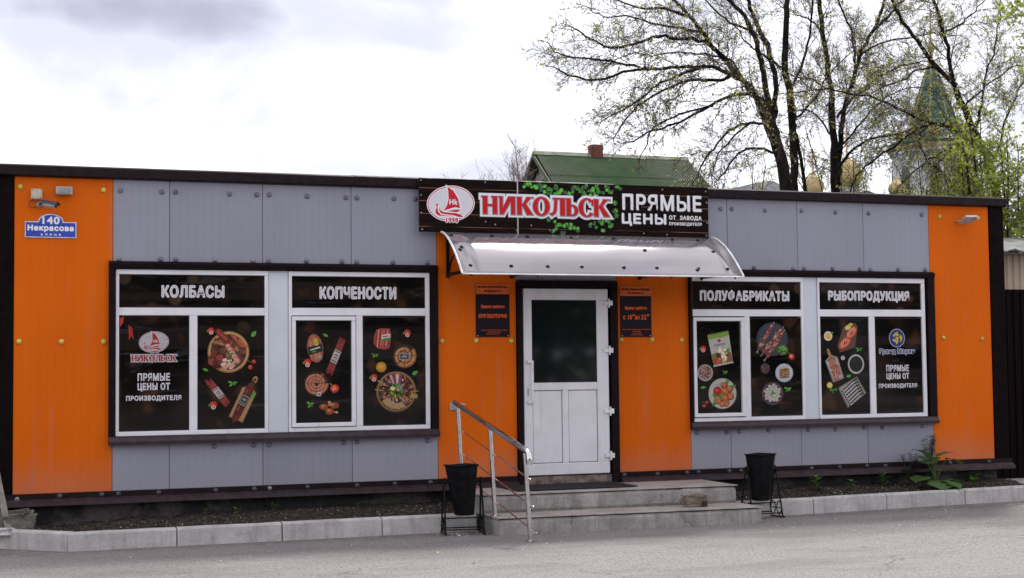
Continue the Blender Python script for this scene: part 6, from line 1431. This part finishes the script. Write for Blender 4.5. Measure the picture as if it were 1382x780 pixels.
# ================================================================ TREES
class Tree:
    def __init__(s, seed): s.r = rand(seed); s.wood = MB(); s.twig = MB(); s.bud = MB()
    def quad(s, p, sz, d=None):
        r = s.r; a = Vector((r.uniform(-1, 1), r.uniform(-1, 1), r.uniform(-1, 1))).normalized(); c = a.orthogonal().normalized()*sz; e = a.cross(c).normalized()*sz*.55
        s.bud.add([p-c, p+e, p+c, p-e], [(0, 1, 2, 3)])
    def grow(s, p, d, L, r0, lvl, sag, leaf, dens):
        r = s.r; n = 4 if lvl <= 2 else 2; P = [p]; q = p.copy(); dd = d.copy()
        for i in range(n):
            dd = (dd+Vector((r.gauss(0, .14), r.gauss(0, .14), r.gauss(0, .12)-sag/n))).normalized(); q = q+dd*(L/n); P.append(q.copy())
        rr = [max(.0030, r0*(1-.75*i/n)) for i in range(n+1)]
        s.twig.tube(P, rr, 4 if lvl == 1 else 3, cap=False)
        if lvl < 3:
            step = (.072, .052)[lvl-1]/dens; k = step*r.random()+L*.12
            while k < L:
                i = min(n-1, int(k/L*n)); f = k/L*n-i; c = P[i].lerp(P[i+1], f); t = (P[i+1]-P[i]).normalized()
                side = Vector((r.gauss(0, 1), r.gauss(0, 1), r.gauss(0, 1)+.15)); side = (side-t*side.dot(t)).normalized()
                ang = r.uniform(.45, 1.0); nd = (t*math.cos(ang)+side*math.sin(ang)).normalized()
                LL = (L*r.uniform(.28, .55)*(1-.45*k/L)) if lvl == 1 else r.uniform(.05, .20)
                s.grow(c, nd, min(LL, .85 if lvl == 1 else .24), max(.0045, r0*.45), lvl+1, sag*.8, leaf, dens); k += step*r.uniform(.6, 1.5)
        if lvl >= 2:
            for _ in range(3 if r.random() < (.13, .26, .4)[min(2, leaf-1)] else 0):
                s.quad(P[-1]+Vector((r.gauss(0, .018), r.gauss(0, .018), r.gauss(0, .018))), r.uniform(.013, .032))
            if r.random() < .25*leaf: s.quad(P[1]+Vector((r.gauss(0, .015), 0, r.gauss(0, .015))), r.uniform(.014, .030))
    def limb(s, pts, r0, r1, leaf=1, dens=1.0, sec=1.0):
        r = s.r;  pts = [Vector(p) for p in pts]
        # smooth the limb through its points
        S = []
        for i in range(len(pts)-1):
            a, b_, c, d = pts[max(0, i-1)], pts[i], pts[i+1], pts[min(len(pts)-1, i+2)]
            for k in range(4):
                t = k/4; S.append(.5*((2*b_)+(c-a)*t+(2*a-5*b_+4*c-d)*t*t+(3*b_-a-3*c+d)*t**3)+Vector((r.gauss(0, .012), r.gauss(0, .02), r.gauss(0, .012))))
        S.append(pts[-1]); n = len(S)
        rr = [r0+(r1-r0)*i/(n-1) for i in range(n)]
        s.wood.tube(S, rr, 10 if r0 > .08 else 7)
        big = r0 > .05
        if r0 > .085: return
        acc = 0; nxt = .2
        tot = sum((S[i+1]-S[i]).length for i in range(n-1))
        for i in range(n-1):
            seg = (S[i+1]-S[i]); L = seg.length; acc += L
            while acc > nxt:
                f = 1-(acc-nxt)/L; c = S[i].lerp(S[i+1], f); t = seg.normalized(); u = nxt/tot
                side = Vector((r.gauss(0, 1), r.gauss(0, .8), r.gauss(0, 1)+.25)); side = (side-t*side.dot(t)).normalized()
                ang = r.uniform(.35, .95); nd = t*math.cos(ang)+side*math.sin(ang)
                LL = r.uniform(.4, 1.5)*(1-.55*u)*(.8 if big else 1)
                s.grow(c, nd.normalized(), LL, max(.006, min(.014, rr[i]*.32)), 1, .12, leaf, dens); nxt += r.uniform(.11, .27)/(sec*(.5 if big else 1))
        s.grow(S[-1], (S[-1]-S[-2]).normalized(), .35, r1*.9, 1, .2, leaf, dens)
    def finish(s, name, label, cat, base, leafmat='bud', group=None, bk=None):
        t = thing(name, label, cat, base, group)
        s.wood.build('trunk', bk or 'bark', t, smooth=True, fix=False)
        if s.twig.v: s.twig.build('branches', bk or 'twig', t, fix=False)
        if s.bud.v: s.bud.build('crown', leafmat, t, fix=False)
        return t
GR = 'budding trees behind the shop'
lab = {'A': 'large budding tree with a thick leaning trunk and arching branches above the signboard', 'A2': 'slender upright tree standing close right of the arching tree', 'B': 'dark forked tree with two upright stems left of the church spire', 'C': 'tree leaning left across the church spire at the right'}
base = {'A': (14.6, 10, 0), 'A2': (15.3, 10.8, 0), 'B': (17.1, 11, 0), 'C': (19.9, 9, 0)}
leafn = {'A': 1, 'A2': 1, 'B': 1, 'C': 2}
for key in ('A', 'A2', 'B', 'C'):
    T = Tree(len(key)*7+ord(key[0])); first = True
    for k, r0, r1, pts in LIMBS:
        if k != key: continue
        r0, r1 = (r0*.62, r1*.66) if r0 > .08 else (r0*.72, r1*.85)
        if first:
            p = Vector(pts[0]); base_p = Vector((p.x+.1, p.y, 0)); T.wood.tube([base_p, base_p.lerp(p, .5), p, Vector(pts[1])], [r0*1.5, r0*1.2, r0*1.05, r0], 10); first = False; base[key] = (base_p.x, base_p.y, 0)
        T.limb(pts, r0, r1, leafn[key], 1.0, 1.4 if key in ('B', 'C') else 1.12)
    T.finish('budding_tree', lab[key], 'tree', base[key], group=GR)
# right-hand leafy growth
def shrub(name, label, cat, base, h, spread, n, leaf, lsz, mat, seed, dens=1.0, rad=.03, lean=(0, 0)):
    T = Tree(seed); r = T.r; B = Vector(base)
    for k in range(n):
        a = r.uniform(0, 6.3); q = r.uniform(.2, 1)*spread; top = B+Vector((math.cos(a)*q+lean[0], math.sin(a)*q*.7+lean[1], h*r.uniform(.7, 1.0)))
        mid = B.lerp(top, .5)+Vector((r.gauss(0, .15), r.gauss(0, .1), .2)); st = B+Vector((math.cos(a)*q*.25, math.sin(a)*q*.2, 0))
        T.limb([st, mid, top], rad, .010, leaf, dens, 1.0)
    if lsz:
        vs = [v for i, v in enumerate(T.twig.v) if i % 3 == 0]; r.shuffle(vs)
        for v in vs[:lsz[0]]: T.quad(Vector(v)+Vector((r.gauss(0, .05), r.gauss(0, .05), r.gauss(0, .05))), r.uniform(lsz[1], lsz[2]))
    return T.finish(name, label, cat, base, mat)
shrub('leafy_bush', 'dense fresh green bush above the beige shed at the right edge', 'bush', (17.6, 7.6, 0), 6.4, 1.5, 15, 2, (20000, .028, .058), 'leaf_fresh', 51, 1.0, .035)
shrub('leafy_bush', 'dark leafy shrub behind the right end of the shop roof', 'bush', (16.6, 8.6, 0), 5.0, 1.0, 9, 1, (4500, .025, .05), 'leaf_fresh', 52, .9, .03)
shrub('maple_sapling', 'young maple with bright yellow green leaves over the beige shed', 'tree', (15.75, 2.9, 0), 4.35, .45, 3, 1, (380, .035, .065), 'leaf_fresh', 53, .45, .018)
T = Tree(54)
T.wood.tube([(18.2, 5, 0), (18.1, 5, 3), (17.9, 5, 5.5), (17.6, 5, 8)], [.14, .12, .09, .05], 8)
for P in ([(17.75, 5, 6.9), (17.1, 5, 7.0), (16.35, 5, 7.15)], [(17.7, 5, 7.4), (17.0, 5, 7.45), (16.2, 5, 7.5)], [(17.75, 5, 6.6), (17.1, 5, 6.6), (16.5, 5, 6.85)], [(17.6, 5, 8), (16.9, 5.2, 8.0), (16.3, 5, 7.9)]): T.limb(P, .03, .01, 1, .5, .6)
vs = [v for i, v in enumerate(T.twig.v) if i % 3 == 0 and v[0] < 17.3]; T.r.shuffle(vs)
for v in vs[:1500]: T.quad(Vector(v)+Vector((T.r.gauss(0, .06), T.r.gauss(0, .06), T.r.gauss(0, .06))), T.r.uniform(.03, .062))
T.finish('maple_tree', 'maple branch with fresh green leaves reaching in at the top right corner', 'tree', (18.2, 5, 0), 'leaf_fresh')
shrub('understory_bush', 'thin budding bush in front of the church below the spire', 'bush', (20.4, 12.5, 0), 7.0, 1.5, 11, 3, None, 'bud', 55, .85, .02)
shrub('understory_bush', 'thin budding bush behind the right part of the green roof', 'bush', (15.6, 14.5, 0), 6.4, 1.2, 7, 2, None, 'bud', 56, .8, .025)
shrub('understory_bush', 'thin budding bush between the forked tree and the church domes', 'bush', (17.9, 13.0, 0), 6.9, 1.1, 9, 2, None, 'bud', 57, .9, .018)
shrub('understory_bush', 'tallest thin budding bush right in front of the white church tower', 'bush', (19.3, 12.0, 0), 7.2, 1.5, 7, 2, None, 'bud', 58, .8, .018)
# far bare tree by the gable
for bx, by, h, sp, n, lb, sd in ((19.7, 40, 9.8, .7, 5, 'bare far tree with pale buds left of the green roof', 61), (18.3, 42, 9.0, .9, 5, 'low bare shoots left of the green roof beside the signboard', 62), (25.2, 52, 12.3, 1.3, 6, 'bare twigs rising behind the ridge near the chimney', 63)):
    T = Tree(sd); r = T.r
    for k in range(n):
        a = r.uniform(-1, 1); top = Vector((bx+a*sp, by+r.uniform(-.5, .5), h*r.uniform(.86, 1.02))); st = Vector((bx+a*.2, by, 0))
        S = [st, Vector((bx+a*sp*.5, by, h*.55)), top]; T.wood.tube(S, [.05, .035, .014], 6)
        for q in range(34):
            u = .5+.5*r.random(); c = S[1].lerp(S[2], (u-.5)*2); d = Vector((r.gauss(0, .5), r.gauss(0, .4), 1)).normalized(); L = r.uniform(.4, 1.2); e = c+d*L; T.twig.tube([c, c.lerp(e, .5)+Vector((r.gauss(0, .05), 0, 0)), e], [.010, .007, .005], 3, cap=False)
            for w in range(6): f = c.lerp(e, r.uniform(.2, 1)); g = f+Vector((r.gauss(0, .16), r.gauss(0, .1), r.uniform(.05, .3))); T.twig.tube([f, g], [.005, .0035], 3, cap=False); T.quad(g, .022) if r.random() < .8 else None
    T.finish('bare_tree', lb, 'tree', (bx, by, 0), 'palebud', 'bare far trees by the green roof', 'paletwig')
# trees across the street, seen only as reflections in the glass
r = rand(77); tr = MB(); lf = MB()
for k in range(40):
    x = -38+(k % 26)*3.6+r.uniform(-1, 1)-(8 if k > 25 else 0); y = -40+r.uniform(-4, 3)-(6 if k > 25 else 0); h = r.uniform(6.5, 10); tr.tube([(x, y, 0), (x+r.uniform(-.3, .3), y, h*.5), (x+r.uniform(-.6, .6), y, h*.85)], [.25, .18, .06], 6)
    for q in range(1500):
        a = r.uniform(0, 6.3); e = r.uniform(-.9, 1); u = r.random()**.4; c = Vector((x+2.7*u*math.cos(a)*math.sqrt(1-e*e), y+2.0*u*math.sin(a)*math.sqrt(1-e*e), h*.47+h*.47*u*e)); d = Vector((r.gauss(0, 1), r.gauss(0, 1), r.gauss(0, 1))).normalized()*r.uniform(.14, .36); o = d.orthogonal().normalized()*d.length
        lf.add([c-d, c+o*.7, c+d, c-o*.7], [(0, 1, 2, 3)])
t = thing('street_trees', 'row of dark trees on the far side of the street opposite the shop', 'trees', (0, -40, 0)); t['kind'] = 'stuff'
tr.build('trunks', 'bark', t, fix=False); lf.build('crowns', 'leaf_dark', t, fix=False)
for o in list(t.children): o['kind'] = 'stuff'
